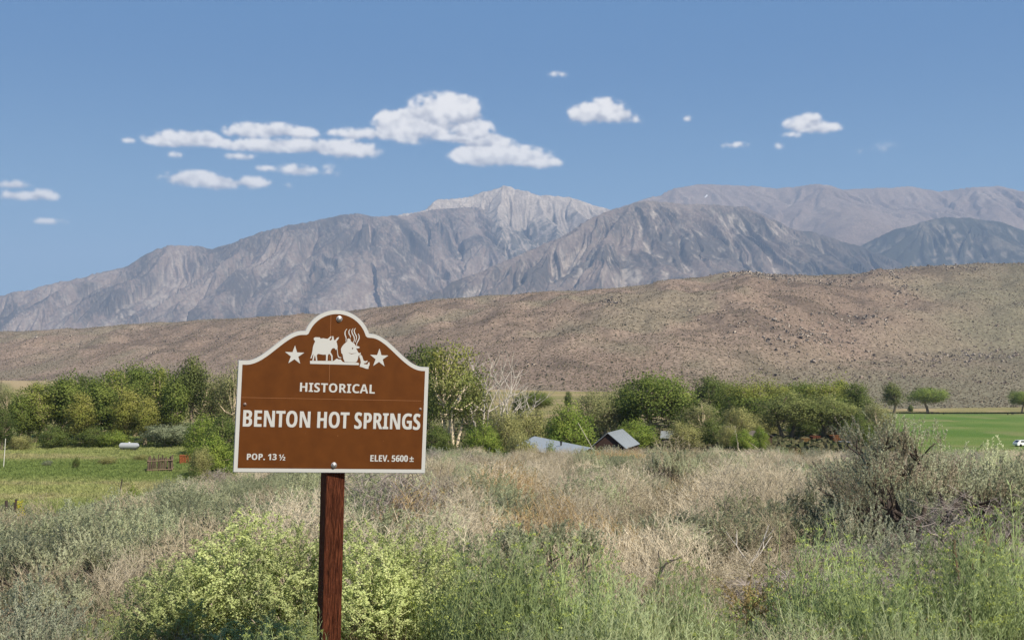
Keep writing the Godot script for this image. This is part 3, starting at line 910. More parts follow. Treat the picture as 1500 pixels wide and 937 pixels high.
	hero("sage", 2, 1420, 16.8, 1.8, 1.6, "tall silvery sagebrush behind the grey dead branches by the gnarled sagebrush")
	gnarled_sage(1325, 15.0)
	white_twig(1101, 12.4)
	dead_branch(975, 10.6)
	dead_branch_red(1432, 10.6)
	brown_plant(1090, 8.3)
	# the rest of the slope
	var rng := RandomNumberGenerator.new()
	rng.seed = 4242
	var rest := {}
	var singles := 0
	var d := 5.6
	var row := 0
	while d < 66.0:
		var gap := lerpf(0.80, 1.55, clampf((d - 6.0) / 20.0, 0, 1))
		var u := -130.0 + rng.randf() * 60.0
		while u < 1640.0:
			var dd := d + rng.randf_range(-0.4, 0.4) * gap
			var uu := u + rng.randf_range(-0.35, 0.35) * gap * LENS / d
			u += gap * LENS / d
			if dd > lerpf(32.0, 64.0, smoothstep(0.0, 620.0, uu)): continue
			var p := spot(uu, dd)
			var free := true
			for q in placed:
				if Vector2(p.x - q.x, p.z - q.y).length() < q.z: free = false
			if not free: continue
			var n := noise_b.get_noise_2d(p.x * 9.0, p.z * 9.0) + rng.randf_range(-0.2, 0.2)
			var n2 := noise_a.get_noise_2d(p.x * 7.0 + 80.0, p.z * 7.0)
			var kind: String
			if dd < 9.0:
				kind = "pale_sage" if uu < 130 else ("dry_brush" if uu < 300 else ("saltbush" if uu < 640 and dd > 7.5 else ("rabbit" if n < 0.05 else "blue_rabbit")))
				if uu > 1040 and uu < 1150: kind = "straw"
			elif uu < 620.0 - (dd - 9.0) * 3.0 and dd < 45.0:
				kind = "sage" if n < 0.22 else ("dry_brush" if n2 > 0.0 else "straw")
				if n2 < -0.42: kind = "dead"
			else:
				kind = "dry_brush" if n < -0.26 else ("straw" if n < 0.04 else ("sage" if n2 < 0.10 else ("blue_rabbit" if n2 < 0.24 else "pale_sage")))
				if n2 > 0.46: kind = "dead"
				if n2 < -0.46: kind = "rust_brush"
			var wide := rng.randf_range(0.8, 2.1) * (1.0 if dd > 10 else 0.7)
			var high := clampf(wide * rng.randf_range(0.45, 0.75), 0.38, 1.08)
			if dd < 10.0: high = minf(high, rng.randf_range(0.3, 0.5))
			if uu > 1165 and uu < 1465 and dd > 10.0 and dd < 15.5:
				high = minf(high, 0.42)
				if kind != "sage": kind = "dead"
			elif uu > 950 and dd > 9.5 and dd < 12.8: high = minf(high, 0.5)
			if kind == "sage" and rng.randf() < 0.4: kind = "old_sage"
			var variant := rng.randi() % 3
			var turn := rng.randf() * TAU
			if dd < 17.5 and uu > -40 and uu < 1540 and singles < 225:
				singles += 1
				var words := zone_label(kind, uu, dd, wide, high)
				plant(kind, variant, p, wide, high, turn, words[0], words[1])
			else:
				var key := "%s %d" % [kind, variant % shrubs[kind].size()]
				if not rest.has(key): rest[key] = []
				rest[key].append(Transform3D(Basis(Vector3.UP, turn).scaled(Vector3(wide, high, wide)), p))
		d += gap * 0.85
		row += 1
	var cover := Node3D.new()
	cover.name = "desert_brush"
	add_child(cover)
	tag(cover, "mixed tan and grey-green desert brush covering the slope down to the village", "brush", "", "stuff")
	for key in rest:
		var bits: PackedStringArray = key.split(" ")
		var pair: Array = shrubs[bits[0]][int(bits[1])]
		var xf: Array[Transform3D] = []
		xf.assign(rest[key])
		tag(many("branches", pair[0], M.wood, xf, [], cover), "", "", "", "stuff")
		if pair[1]: tag(many("foliage", pair[1], M.leaf, xf, [], cover), "", "", "", "stuff")
	# dry grass and fallen twigs between the shrubs
	var tufts: Array[Transform3D] = []
	var cols: Array[Color] = []
	for k in 5000:
		var dd := 5.0 + 55.0 * pow(rng.randf(), 1.6)
		var uu := rng.randf_range(-80, 1580)
		if dd > lerpf(32.0, 62.0, smoothstep(0.0, 620.0, uu)): continue
		var s := rng.randf_range(0.2, 0.5)
		tufts.append(Transform3D(Basis(Vector3.UP, rng.randf() * TAU).scaled(Vector3(s, s * rng.randf_range(0.7, 1.2), s)), spot(uu, dd)))
		cols.append(Color(0.40, 0.325, 0.20).lerp(Color(0.26, 0.25, 0.12), rng.randf() * rng.randf()))
	tag(many("dry_grass", tuft(5, 46, 0.0055), M.leaf, tufts, cols), "straw-coloured dry grass tufts between the desert shrubs", "grass", "", "stuff")

func zone_label(kind: String, u: float, d: float, wide: float, high: float) -> Array:
	var what: String = {"old_sage": "dark-limbed old sagebrush", "sage": "grey-green sagebrush", "pale_sage": "silvery sagebrush", "rabbit": "bright green rabbitbrush", "blue_rabbit": "pale green rabbitbrush", "saltbush": "yellow-green saltbush", "straw": "straw-coloured dry shrub", "dry_brush": "brown dry shrub", "rust_brush": "rusty buckwheat shrub", "dead": "bare grey dead shrub"}[kind]
	var where: String
	if u < 110: where = "at the edge under the pasture"
	elif u < 230: where = "in the patch below the log pen"
	elif u < 345: where = "in the patch on the sign's pasture side"
	elif u < 470: where = "in the patch under the sign's first words"
	elif u < 560: where = "in the patch behind the wooden post"
	elif u < 680: where = "in the patch under the sign's outer corner"
	elif u < 800: where = "in the patch below the long metal roof"
	elif u < 930: where = "in the patch below the brown barn"
	elif u < 1060: where = "in the patch below the big domed tree"
	elif u < 1180: where = "in the patch around the bare pale twig"
	elif u < 1300: where = "on the tree side of the gnarled sagebrush"
	elif u < 1420: where = "in the patch around the gnarled sagebrush"
	else: where = "at the edge under the white car"
	var band := "low" if d < 9.0 else ("mid-slope" if d < 13.5 else "upper")
	var size := "tall " if high > 0.98 else ("small " if wide < 0.95 else ("flat broad " if high < wide * 0.62 else ("broad " if wide > 1.4 else "rounded ")))
	band = size + band
	return ["%s %s %s" % [band, what, where], "%s %s plants %s" % [band, what, where]]

# upright grass, one metre high
func tuft(sd: int, blades: int, w: float) -> ArrayMesh:
	var s := Shape.new()
	var rng := RandomNumberGenerator.new()
	rng.seed = sd
	for k in blades:
		var a := rng.randf() * TAU
		var r := rng.randf() * 0.28
		var p := Vector3(cos(a) * r, -0.03, sin(a) * r)
		var d := (Vector3.UP + Vector3(cos(a), 0, sin(a)) * rng.randf_range(0.0, 0.9)).normalized() * rng.randf_range(0.4, 1.0)
		s.leaf(p, d, Vector3(-sin(a), 0, cos(a)).rotated(Vector3.UP, rng.randf_range(-1, 1)), w, Color(1, 1, 1) * rng.randf_range(0.75, 1.15))
	return s.mesh()

# crooked wood that forks: adds to a shape and lists its ends
func crooked(s: Shape, p: Vector3, dir: Vector3, l: float, r: float, depth: int, rng: RandomNumberGenerator, col: Color, ends: Array, bend := 0.45, rise := 0.12) -> void:
	var pts := PackedVector3Array([p])
	var rad := PackedFloat32Array([r])
	for k in 4:
		dir = (dir + Vector3(rng.randf_range(-bend, bend), rng.randf_range(-bend, bend) * 0.7 + rise, rng.randf_range(-bend, bend))).normalized()
		p += dir * l / 4.0
		pts.append(p)
		rad.append(r * lerpf(1.0, 0.62, (k + 1) / 4.0))
	s.tube(pts, rad, 6 if r > 0.012 else 4, col * rng.randf_range(0.8, 1.15))
	if depth <= 0:
		ends.append([p, dir])
		return
	for k in rng.randi_range(2, 3):
		var nd := (dir + Vector3(rng.randfn(), rng.randfn() * 0.6 + rise, rng.randfn()) * 0.62).normalized()
		crooked(s, p, nd, l * rng.randf_range(0.6, 0.85), r * 0.6, depth - 1, rng, col, ends, bend, rise)

func gnarled_sage(u: float, d: float) -> void:
	var p := spot(u, d)
	placed.append(Vector3(p.x, p.z, 0.9))
	var o := thing("gnarled_sagebrush", "big gnarled sagebrush with dark twisted trunks and silvery green tips", "shrub", p)
	var rng := RandomNumberGenerator.new()
	rng.seed = 99
	var wood := Shape.new()
	var ends: Array = []
	for k in 6:
		var a := TAU * k / 6.0 + 0.3
		var tilt := 0.18 + 0.55 * rng.randf()
		crooked(wood, Vector3(cos(a) * 0.16, -0.05, sin(a) * 0.16), Vector3(cos(a) * sin(tilt) * 1.25, cos(tilt), sin(a) * sin(tilt)).normalized(), 0.80, 0.076, 2, rng, Color(0.088, 0.07, 0.06), ends, 0.42, 0.1)
	for k in 3:                # low side limbs
		crooked(wood, Vector3(0, 0.35 + 0.2 * k, 0), Vector3([-1.0, 1.0, -0.8][k], 0.25, 0.4 - 0.2 * k).normalized(), 0.85, 0.05, 2, rng, Color(0.088, 0.07, 0.06), ends, 0.5, 0.06)
	var leaf := Shape.new()
	var heads: Array[Vector3] = []
	for e in ends: heads.append(e[0])
	for k in 58:      # the crown between the limbs' ends
		var a := rng.randf() * TAU
		var r := sqrt(rng.randf())
		heads.append(Vector3(cos(a) * r * 1.25, 1.15 + 0.55 * (1.0 - r * r) + rng.randf_range(-0.4, 0.22), sin(a) * r * 1.0))
	for h in heads:
		if h.y < 1.0 and rng.randf() < 0.8: continue
		var dry := rng.randf() < 0.3
		for s in 15:
			var q: Vector3 = h + Vector3(rng.randfn(), rng.randfn() * 0.5, rng.randfn()) * 0.11
			var dir := (Vector3.UP * 1.2 + Vector3(q.x, 0, q.z) * 0.4 + Vector3(rng.randfn(), 0, rng.randfn()) * 0.3).normalized()
			var l := rng.randf_range(0.16, 0.5)
			wood.tube(PackedVector3Array([q, q + dir * l]), PackedFloat32Array([0.004, 0.0015]), 3, Color(0.24, 0.20, 0.14), false)
			var tone := Color(0.31, 0.34, 0.21).lerp(Color(0.50, 0.52, 0.36), rng.randf())
			if dry: tone = Color(0.40, 0.345, 0.25)
			for f in 20:
				var t := rng.randf_range(0.1, 1.0)
				var a := rng.randf() * TAU
				var ld := (dir + Vector3(cos(a), 0, sin(a)) * 0.75).normalized() * rng.randf_range(0.03, 0.055)
				leaf.leaf(q + dir * l * t, ld, ld.cross(Vector3(rng.randfn(), rng.randfn(), rng.randfn())).normalized(), 0.0075, tone * rng.randf_range(0.84, 1.14), (q - Vector3(0, 0.8, 0)).normalized() + Vector3(rng.randfn(), rng.randfn(), rng.randfn()) * 0.3)
	put("trunk", wood.mesh(), M.wood, o)
	put("foliage", leaf.mesh(), M.leaf, o)
	o.scale = Vector3(0.88, 0.74, 0.84)

func white_twig(u: float, d: float) -> void:
	var p := spot(u, d)
	var s := Shape.new()
	var rng := RandomNumberGenerator.new()
	rng.seed = 12
	var ends: Array = []
	crooked(s, Vector3(0, -0.05, 0), Vector3(-0.05, 1, 0), 0.36, 0.013, 2, rng, Color(0.56, 0.51, 0.45), ends, 0.16, 0.1)
	crooked(s, Vector3(0.03, 0.0, 0), Vector3(0.9, 0.25, 0.1), 0.3, 0.010, 2, rng, Color(0.52, 0.47, 0.41), ends, 0.3, 0.05)
	var o := put("bare_twig", s.mesh(), M.wood)
	o.position = p
	tag(o, "bare pale dead twig sticking up from the brown brush", "dead branch")

func dead_branch(u: float, d: float) -> void:
	var s := Shape.new()
	var rng := RandomNumberGenerator.new()
	rng.seed = 31
	var ends: Array = []
	crooked(s, Vector3(-0.06, -0.05, 0), Vector3(0.3, 1, 0), 0.35, 0.022, 2, rng, Color(0.13, 0.11, 0.10), ends, 0.35, 0.05)
	var o := put("dead_branch", s.mesh(), M.wood)
	o.position = spot(u, d)
	tag(o, "short dark dead branch forking up out of the green rabbitbrush", "dead branch")

func dead_branch_red(u: float, d: float) -> void:
	var s := Shape.new()
	var rng := RandomNumberGenerator.new()
	rng.seed = 54
	var ends: Array = []
	for k in 3:
		crooked(s, Vector3(k * 0.07 - 0.07, -0.1, 0), Vector3(-0.25 + 0.2 * k, 1, 0.1), 0.55, 0.045, 1, rng, Color(0.14, 0.085, 0.06), ends, 0.3, 0.1)
	crooked(s, Vector3(-0.05, 0.45, 0), Vector3(-0.9, 0.35, 0.1), 0.4, 0.018, 2, rng, Color(0.22, 0.19, 0.17), ends, 0.55, 0.05)
	var o := put("dead_stump", s.mesh(), M.wood)
	o.position = spot(u, d)
	tag(o, "reddish brown dead stump with grey twisted branches behind the green rabbitbrush", "dead stump")

func brown_plant(u: float, d: float) -> void:
	var o := thing("brown_plant", "small brown-leaved plant on one thin stem among the green rabbitbrush", "plant", spot(u, d))
	var rng := RandomNumberGenerator.new()
	rng.seed = 8
	var w := Shape.new()
	var l := Shape.new()
	w.rod(Vector3(0, -0.05, 0), Vector3(0.01, 0.45, 0), 0.009, 0.006, 5, Color(0.26, 0.19, 0.10))
	for k in 34:
		var a := rng.randf() * TAU
		var q := Vector3(0.005, rng.randf_range(0.25, 0.48), 0)
		var dir := Vector3(cos(a), rng.randf_range(0.2, 1.4), sin(a)).normalized()
		var ln := rng.randf_range(0.15, 0.42)
		w.tube(PackedVector3Array([q, q + dir * ln]), PackedFloat32Array([0.004, 0.0015]), 3, Color(0.28, 0.21, 0.11), false)
		for f in 24:
			var ld := Vector3(rng.randfn(), rng.randfn(), rng.randfn()).normalized() * 0.026
			l.leaf(q + dir * ln * rng.randf_range(0.3, 1.0), ld, ld.cross(dir).normalized(), 0.006, Color(0.30, 0.225, 0.09).lerp(Color(0.42, 0.34, 0.16), rng.randf()))
	put("stem", w.mesh(), M.wood, o)
	put("leaves", l.mesh(), M.leaf, o)

# ------------------------------------------------------------------ trees

# A tree ten metres high: [trunk, crown]. shape: how wide the crown is, where it begins, how many clumps, leaf size, colours
func tree_meshes(sd: int, wide: float, low: float, clumps: int, per: int, size: float, a: Color, b: Color, bark: Color, stems: int, hollow := 0.3, pointed := 0.0, tips := Color(0, 0, 0, 0), bare := 0.0) -> Array[ArrayMesh]:
	var rng := RandomNumberGenerator.new()
	rng.seed = sd
	var wood := Shape.new()
	var crown := Shape.new()
	var mid := 10.0 * (low + 1.0) * 0.5
	var tall := 10.0 * (1.0 - low) * 0.5
	var spots: Array[Vector3] = []
	for k in clumps:
		var dir := Vector3(rng.randfn(), rng.randfn() * 0.9 + 0.15, rng.randfn()).normalized()
		var r := pow(rng.randf_range(hollow, 1.0), 0.6) * (rng.randf_range(0.62, 1.0) if rng.randf() < 0.86 else rng.randf_range(1.0, 1.18))
		var q := Vector3(dir.x * wide, dir.y * tall, dir.z * wide) * r
		if pointed > 0.0:
			var squeeze := lerpf(1.0, 1.0 - pointed, clampf((q.y / tall + 1.0) * 0.5, 0, 1))
			q.x *= squeeze
			q.z *= squeeze
		spots.append(q + Vector3(0, mid, 0))
	# limbs
	var forks: Array[Vector3] = []
	for s in stems:
		var a0 := TAU * s / stems + rng.randf()
		var lean := 0.16 if stems == 1 else 0.36
		var dir := Vector3(cos(a0) * lean * rng.randf(), 1, sin(a0) * lean * rng.randf()).normalized()
		if stems > 1: dir = Vector3(cos(a0) * rng.randf_range(0.15, 0.5), 1, sin(a0) * rng.randf_range(0.15, 0.5)).normalized()
		var p := Vector3(cos(a0), 0, sin(a0)) * (0.0 if stems == 1 else 0.25) - Vector3(0, 0.4, 0)
		var pts := PackedVector3Array([p])
		var rad := PackedFloat32Array([0.42 / sqrt(stems) * (1.0 + 0.3)])
		for k in 6:
			dir = (dir + Vector3(rng.randf_range(-0.2, 0.2), 0.1, rng.randf_range(-0.2, 0.2))).normalized()
			p += dir * (10.0 * maxf(low, 0.12) + 3.2) / 6.0
			pts.append(p)
			rad.append(rad[0] * lerpf(0.8, 0.35, (k + 1) / 6.0))
			if k > 1: forks.append(p)
		wood.tube(pts, rad, 7, bark * rng.randf_range(0.85, 1.15))
	for q in spots:
		if rng.randf() < 0.62 or bare > 0.0:
			var from := forks[0]
			for f in forks:
				if (f - q).length() + maxf(0.0, f.y - q.y) * 2.0 < (from - q).length() + maxf(0.0, from.y - q.y) * 2.0: from = f
			var m := from.lerp(q, 0.5) + Vector3(rng.randf_range(-0.4, 0.4), rng.randf_range(-0.5, 0.2), rng.randf_range(-0.4, 0.4))
			var r0 := 0.05 + 0.012 * (q - from).length()
			wood.tube(PackedVector3Array([from, m, q]), PackedFloat32Array([r0 * 1.3, r0, 0.025]), 4, bark * rng.randf_range(0.85, 1.2))
	for q in spots:
		if rng.randf() < bare: continue
		var tone := a.lerp(b, rng.randf())
		if tips.a > 0.0 and q.y > mid + tall * 0.25: tone = tone.lerp(tips, rng.randf_range(0.2, 1.0) * tips.a)
		var cr := rng.randf_range(0.75, 1.35) * (0.55 + 0.16 * wide)
		for f in int(per * rng.randf_range(0.7, 1.2)):
			var o := Vector3(rng.randfn(), rng.randfn() * 0.72, rng.randfn()) * cr * 0.52
			var ld := (Vector3(rng.randfn(), rng.randfn() - 0.3, rng.randfn())).normalized() * size * rng.randf_range(0.7, 1.4)
			crown.leaf(q + o, ld, ld.cross(Vector3(rng.randfn(), rng.randfn(), rng.randfn())).normalized(), size * 0.36, tone * rng.randf_range(0.86, 1.14), (o / cr) * 0.9 + (q - Vector3(0, mid, 0)) / Vector3(wide, tall, wide) * 0.6 + Vector3(rng.randfn(), rng.randfn() + 0.4, rng.randfn()) * 0.25)
	return [wood.mesh(), crown.mesh() if crown.v.size() else null]

var woods := {}

func make_trees() -> void:
	var g1 := Color(0.137, 0.192, 0.047)
	var g2 := Color(0.271, 0.315, 0.085)
	var bark := Color(0.342, 0.274, 0.191)
	woods = {
		"round": tree_meshes(1, 4.6, 0.16, 120, 112, 0.24, g1, g2, bark, 1, 0.3),
		"round_b": tree_meshes(2, 4.2, 0.10, 110, 112, 0.24, g1 * 0.95, g2 * 1.05, bark, 2, 0.35),
		"tall": tree_meshes(3, 2.5, 0.05, 100, 120, 0.24, g1, g2, bark, 1, 0.2, 0.25),
		"tall_b": tree_meshes(4, 2.7, 0.04, 100, 120, 0.24, Color(0.179, 0.227, 0.054), Color(0.350, 0.367, 0.097), bark, 2, 0.2, 0.15),
		"tall_yellow": tree_meshes(5, 2.6, 0.05, 95, 120, 0.24, Color(0.246, 0.271, 0.058), Color(0.427, 0.397, 0.131), bark, 1, 0.2, 0.2),
		"dark": tree_meshes(6, 3.6, 0.06, 110, 120, 0.24, Color(0.085, 0.125, 0.038), Color(0.179, 0.217, 0.066), bark * 0.7, 1, 0.3),
		"open_dark": tree_meshes(7, 2.6, 0.25, 60, 112, 0.22, Color(0.119, 0.151, 0.049), Color(0.212, 0.239, 0.085), bark * 0.55, 1, 0.3, 0.35),
		"olive": tree_meshes(8, 3.9, 0.10, 100, 96, 0.22, Color(0.247, 0.271, 0.116), Color(0.400, 0.392, 0.186), Color(0.460, 0.373, 0.266), 3, 0.35),
		"silver": tree_meshes(9, 5.6, 0.02, 110, 112, 0.32, Color(0.253, 0.293, 0.175), Color(0.380, 0.405, 0.258), bark, 3, 0.3),
		"yellow_top": tree_meshes(10, 4.2, 0.12, 115, 112, 0.24, g1 * 1.1, g2 * 1.1, bark, 2, 0.3, 0.0, Color(0.31, 0.30, 0.075, 0.75)),
		"branchy": tree_meshes(11, 3.5, 0.16, 95, 96, 0.22, Color(0.198, 0.248, 0.068), Color(0.365, 0.378, 0.133), Color(0.691, 0.569, 0.408), 6, 0.4, 0.0, Color(0.31, 0.30, 0.075, 0.75)),
		"umbrella": tree_meshes(12, 6.2, 0.30, 120, 112, 0.29, Color(0.179, 0.248, 0.058), Color(0.307, 0.367, 0.096), bark * 0.7, 1, 0.3),
		"bush": tree_meshes(13, 6.4, -0.25, 130, 120, 0.34, Color(0.166, 0.248, 0.048), Color(0.342, 0.400, 0.088), bark, 3, 0.35),
		"bush_dark": tree_meshes(14, 6.0, -0.25, 120, 120, 0.34, Color(0.108, 0.156, 0.042), Color(0.212, 0.248, 0.077), bark, 3, 0.35),
		"bush_olive": tree_meshes(15, 6.6, -0.2, 120, 104, 0.32, Color(0.283, 0.293, 0.112), Color(0.469, 0.445, 0.189), bark, 3, 0.35),
		"forked": tree_meshes(16, 4.6, 0.26, 110, 99, 0.24, Color(0.166, 0.206, 0.068), Color(0.306, 0.325, 0.122), bark * 0.5, 2, 0.35),
	}

# a tree in picture column u at d metres, reaching up to row v and w columns wide
func tree(kind: String, u: float, v: float, w: float, d: float, label: String, group := "") -> void:
	var low := kind.begins_with("bush") or kind == "silver"
	var p := spot(u, d)
	var high := (EYE + (540.0 - v) / LENS * d) - p.y
	var reach := w * 0.5 / LENS * d
	var o := thing("shrub" if low else "tree", label, "bush" if low else "tree", p, fmod(u * 1.7, TAU), group)
	var box: AABB = woods[kind][1].get_aabb()
	o.scale = Vector3(reach / (box.size.x * 0.38), high / (box.end.y * 0.92), reach / (box.size.x * 0.38))
	put("stem" if low else "trunk", woods[kind][0], M.wood, o)
	put("crown", woods[kind][1], M.leaf, o)

func dead_tree(u: float, v: float, d: float, label: String, sd: int, sideways: float) -> void:
	var p := spot(u, d)
	var high := (EYE + (540.0 - v) / LENS * d) - p.y
	var s := Shape.new()
	var rng := RandomNumberGenerator.new()
	rng.seed = sd
	var ends: Array = []
	for k in 5:
		var a := TAU * k / 5.0
		crooked(s, Vector3(cos(a) * 0.2, -0.3, sin(a) * 0.2), Vector3(cos(a) * 0.4 + sideways, 1, sin(a) * 0.3).normalized(), high * 0.46, 0.25, 3, rng, Color(0.44, 0.395, 0.34), ends, 0.10, 0.08)
	var o := thing("dead_tree", label, "tree", p)
	put("trunk", s.mesh(), M.wood, o)

func build_trees() -> void:
	make_trees()
	var l := "trees of the grove behind the pasture"
	tree("dark", 4, 596, 40, 236, "dark green tree cut by the picture's edge, behind the thin white pole", l)
	tree("olive", 12, 561, 40, 330, "far olive tree in the grove's outermost gap, near the utility pole", l)
	tree("tall", 30, 576, 44, 258, "narrow green tree at the outer end of the grove", l)
	tree("tall_b", 48, 565, 62, 262, "outermost bushy tree of the grove, well away from the utility pole", l)
	tree("olive", 72, 557, 60, 285, "grey-olive tree showing dark limbs between the outer green trees", l)
	tree("tall", 98, 547, 70, 268, "green tree over the darkest hollow at the grove's foot", l)
	tree("dark", 128, 547, 66, 280, "dark green tree set back in the outer half of the grove", l)
	tree("tall", 146, 551, 64, 262, "mid green tree above the first dark trunks of the grove", l)
	tree("tall_yellow", 118, 577, 50, 252, "lower yellow-green tree in front of the grove's dark hollow", l)
	tree("tall_b", 172, 547, 60, 272, "slightly paler green tree beside the grove's domed tree", l)
	tree("round", 200, 532, 88, 290, "broad domed tree, the highest green top of the grove", l)
	tree("tall_yellow", 188, 573, 54, 256, "yellow-tinged tree in front of the grove's domed tree", l)
	tree("tall_yellow", 214, 583, 44, 252, "small yellow-green tree straight behind the white tank", l)
	tree("tall_b", 238, 544, 66, 268, "green tree between the domed tree and the dark open one", l)
	tree("tall", 258, 551, 50, 258, "slim green tree above the silver-grey bush", l)
	tree("open_dark", 283, 525, 58, 262, "dark open tree with pointed double top and bare black limbs", l)
	tree("olive", 312, 539, 72, 276, "grey-green airy tree beside the dark open tree", l)
	tree("olive", 342, 531, 66, 270, "grey-green tree half hidden by the sign's edge", l)
	tree("round_b", 375, 543, 80, 290, "green tree mostly hidden behind the sign", l)
	tree("silver", 248, 618, 76, 248, "silver-grey bush behind the white tank and the log pen")
	tree("silver", 268, 614, 40, 256, "smaller silver-grey bush under the dark open tree")
	tree("bush", 302, 604, 70, 226, "bright green bush beside the silver-grey one, near the sign's edge")
	tree("bush_dark", 330, 606, 70, 214, "dark green bush tucked against the sign's edge")
	tree("bush", 312, 630, 78, 180, "big green bush in front of the bright green one, beside the sign")
	tree("bush_olive", 296, 652, 40, 172, "brownish green bush low in front of the big green one beside the sign")
	tree("bush_dark", 82, 622, 56, 246, "dark thicket at the foot of the grove's outer end", "thickets under the grove")
	tree("bush_dark", 136, 624, 60, 248, "dark thicket at the foot of the grove's middle", "thickets under the grove")
	tree("bush", 172, 628, 50, 247, "green thicket straight behind the white tank's outer end", "thickets under the grove")
	tree("bush_olive", 30, 636, 50, 240, "dull olive bush at the pasture's far edge by the thin white pole")
	tree("bush_olive", 18, 584, 50, 520, "far low bushes below the yellow field by the utility pole")
	# beside and behind the sign's outer edge
	tree("tall_b", 410, 556, 70, 276, "slim green tree wholly behind the sign's lettering", l)
	tree("round", 455, 560, 90, 300, "rounded green tree behind the middle of the sign", l)
	tree("olive", 505, 562, 80, 282, "grey-green tree behind the sign, above its post", l)
	tree("dark", 622, 502, 92, 262, "tall dark green tree rising just behind the sign")
	tree("round_b", 566, 530, 110, 272, "green tree hidden behind the sign but for its outer edge")
	tree("branchy", 662, 507, 104, 232, "tall yellow-topped tree with many pale grey stems beside the sign")
	tree("olive", 700, 562, 60, 250, "grey-green thin tree among the bare pale branches")
	dead_tree(706, 530, 240, "bare pale grey dead tree with tall upright branches", 21, 0.0)
	dead_tree(738, 566, 234, "low bare pale tree leaning away from the tall dead one", 24, 0.16)
	tree("bush_dark", 640, 618, 60, 222, "dark bush at the foot of the many-stemmed tree")
	tree("bush_olive", 742, 600, 70, 216, "dull green bush below the bare pale tree")
	tree("bush", 708, 612, 66, 206, "green bush at the brush edge between the sign and the metal roof")
	tree("bush_olive", 776, 596, 80, 228, "olive bush behind the end of the long metal roof")
	tree("bush_olive", 764, 630, 60, 160, "dull olive bush in front of the far end of the long metal roof")
	tree("bush", 806, 642, 30, 158, "small green bush in front of the middle of the long metal roof")
	tree("round", 786, 573, 48, 420, "far dark round tree beyond the olive bushes")
	tree("dark", 762, 578, 30, 400, "small far dark tree beside the far round one")
	tree("dark", 832, 572, 13, 460, "tiny dark tree standing alone before the yellow field")
	tree("bush", 832, 586, 92, 208, "large bright green bush behind the long metal roof")
	tree("olive", 876, 568, 84, 262, "grey-green tree behind the barn's ridge")
	tree("bush", 928, 612, 76, 240, "green bush behind the barn's metal roof")
	tree("olive", 900, 562, 66, 300, "pale olive tree between the barn and the domed tree")
	tree("round", 957, 546, 124, 258, "largest domed tree of the village, with sunlit gaps")
	tree("dark", 918, 560, 44, 270, "dark green tree against the flank of the domed tree")
	tree("dark", 1038, 547, 62, 320, "dark tree top between the domed tree and the yellowish ones")
	tree("olive", 1022, 584, 64, 272, "grey-green tree under the dark tree top")
	tree("yellow_top", 1092, 551, 80, 310, "green tree with a yellow top beside the dark tree top")
	tree("yellow_top", 1138, 552, 62, 330, "second yellow-topped tree, above the forked one")
	tree("bush_olive", 1082, 594, 58, 276, "brownish olive bush under the first yellow top")
	tree("bush_olive", 1066, 618, 34, 236, "olive bush half hiding the white-walled house")
	tree("bush", 1112, 622, 30, 236, "green bush half hiding the low dark shed")
	tree("bush_dark", 1040, 612, 50, 254, "dark bush in the shade between the sheds")
	tree("bush", 1088, 626, 44, 228, "small round bright green bush at the brush edge")
	tree("bush_olive", 1000, 616, 60, 236, "olive bush in front of the grey shed roof")
	tree("bush_olive", 1014, 596, 66, 300, "olive bush at the foot of the dark tree top, far from the brush edge")
	tree("bush", 1056, 590, 60, 312, "mid green bush under the first yellow-topped tree")
	tree("olive", 990, 566, 60, 318, "pale olive tree behind the flank of the domed tree")
	tree("round_b", 1064, 556, 66, 335, "rounded green tree between the dark tree top and the first yellow top")
	tree("round", 1172, 558, 70, 340, "rounded green tree between the two yellow-topped ones and the twin-trunked tree")
	tree("forked", 1150, 570, 96, 282, "spreading tree with a dark forked trunk in full view")
	tree("yellow_top", 1206, 551, 90, 320, "wide yellow-green topped tree beyond the rusty bins")
	tree("forked", 1212, 574, 96, 284, "spreading tree with twin trunks above the rusty bins")
	tree("dark", 1255, 558, 52, 300, "dark tree at the meadow end of the village trees")
	tree("tall_b", 1236, 560, 44, 340, "slim green tree behind the dark one at the meadow end")
	tree("olive", 1283, 584, 58, 268, "olive tree bordering the green meadow")
	tree("bush_olive", 1118, 606, 60, 300, "olive bush filling the gap behind the forked tree")
	tree("bush_dark", 1178, 606, 60, 306, "dark bush filling the gap between the forked and the twin-trunked tree")
	tree("bush", 1243, 604, 54, 300, "green bush behind the large orange-rusty bin")
	tree("bush_dark", 1258, 606, 46, 250, "dark bush below the trees bordering the meadow")
	tree("open_dark", 1305, 561, 32, 520, "small dark tree standing apart by the meadow corner")
	tree("umbrella", 1358, 566, 58, 800, "lone umbrella-shaped tree beyond the green meadow")
	tree("bush_dark", 1333, 592, 10, 790, "little dark bush beside the lone umbrella-shaped tree")
	tree("umbrella", 1496, 571, 40, 760, "umbrella-shaped tree with several trunks at the picture's edge")
	tree("umbrella", 1512, 578, 34, 770, "second umbrella-shaped tree cut off by the picture's edge")
	# pasture and meadow grass
	var rng := RandomNumberGenerator.new()
	rng.seed = 606
	var xf: Array[Transform3D] = []
	var cols: Array[Color] = []
	for k in 26000:
		var d := rng.randf_range(110.0, 262.0)
		var u := rng.randf_range(-60.0, 560.0)
		var p := spot(u, d)
		var c := ground_color(p.x, p.z) * rng.randf_range(1.05, 1.6)
		var s := rng.randf_range(0.35, 0.8)
		xf.append(Transform3D(Basis(Vector3.UP, rng.randf() * TAU).scaled(Vector3(s * 1.6, s, s * 1.6)), p))
		cols.append(c)
	tag(many("pasture_grass", tuft(6, 26, 0.03), M.leaf, xf, cols), "tall yellow-green pasture grass below the grove", "grass", "", "stuff")
	xf = []
	cols = []
	var dry: Array = shrubs["dry_brush"][0]
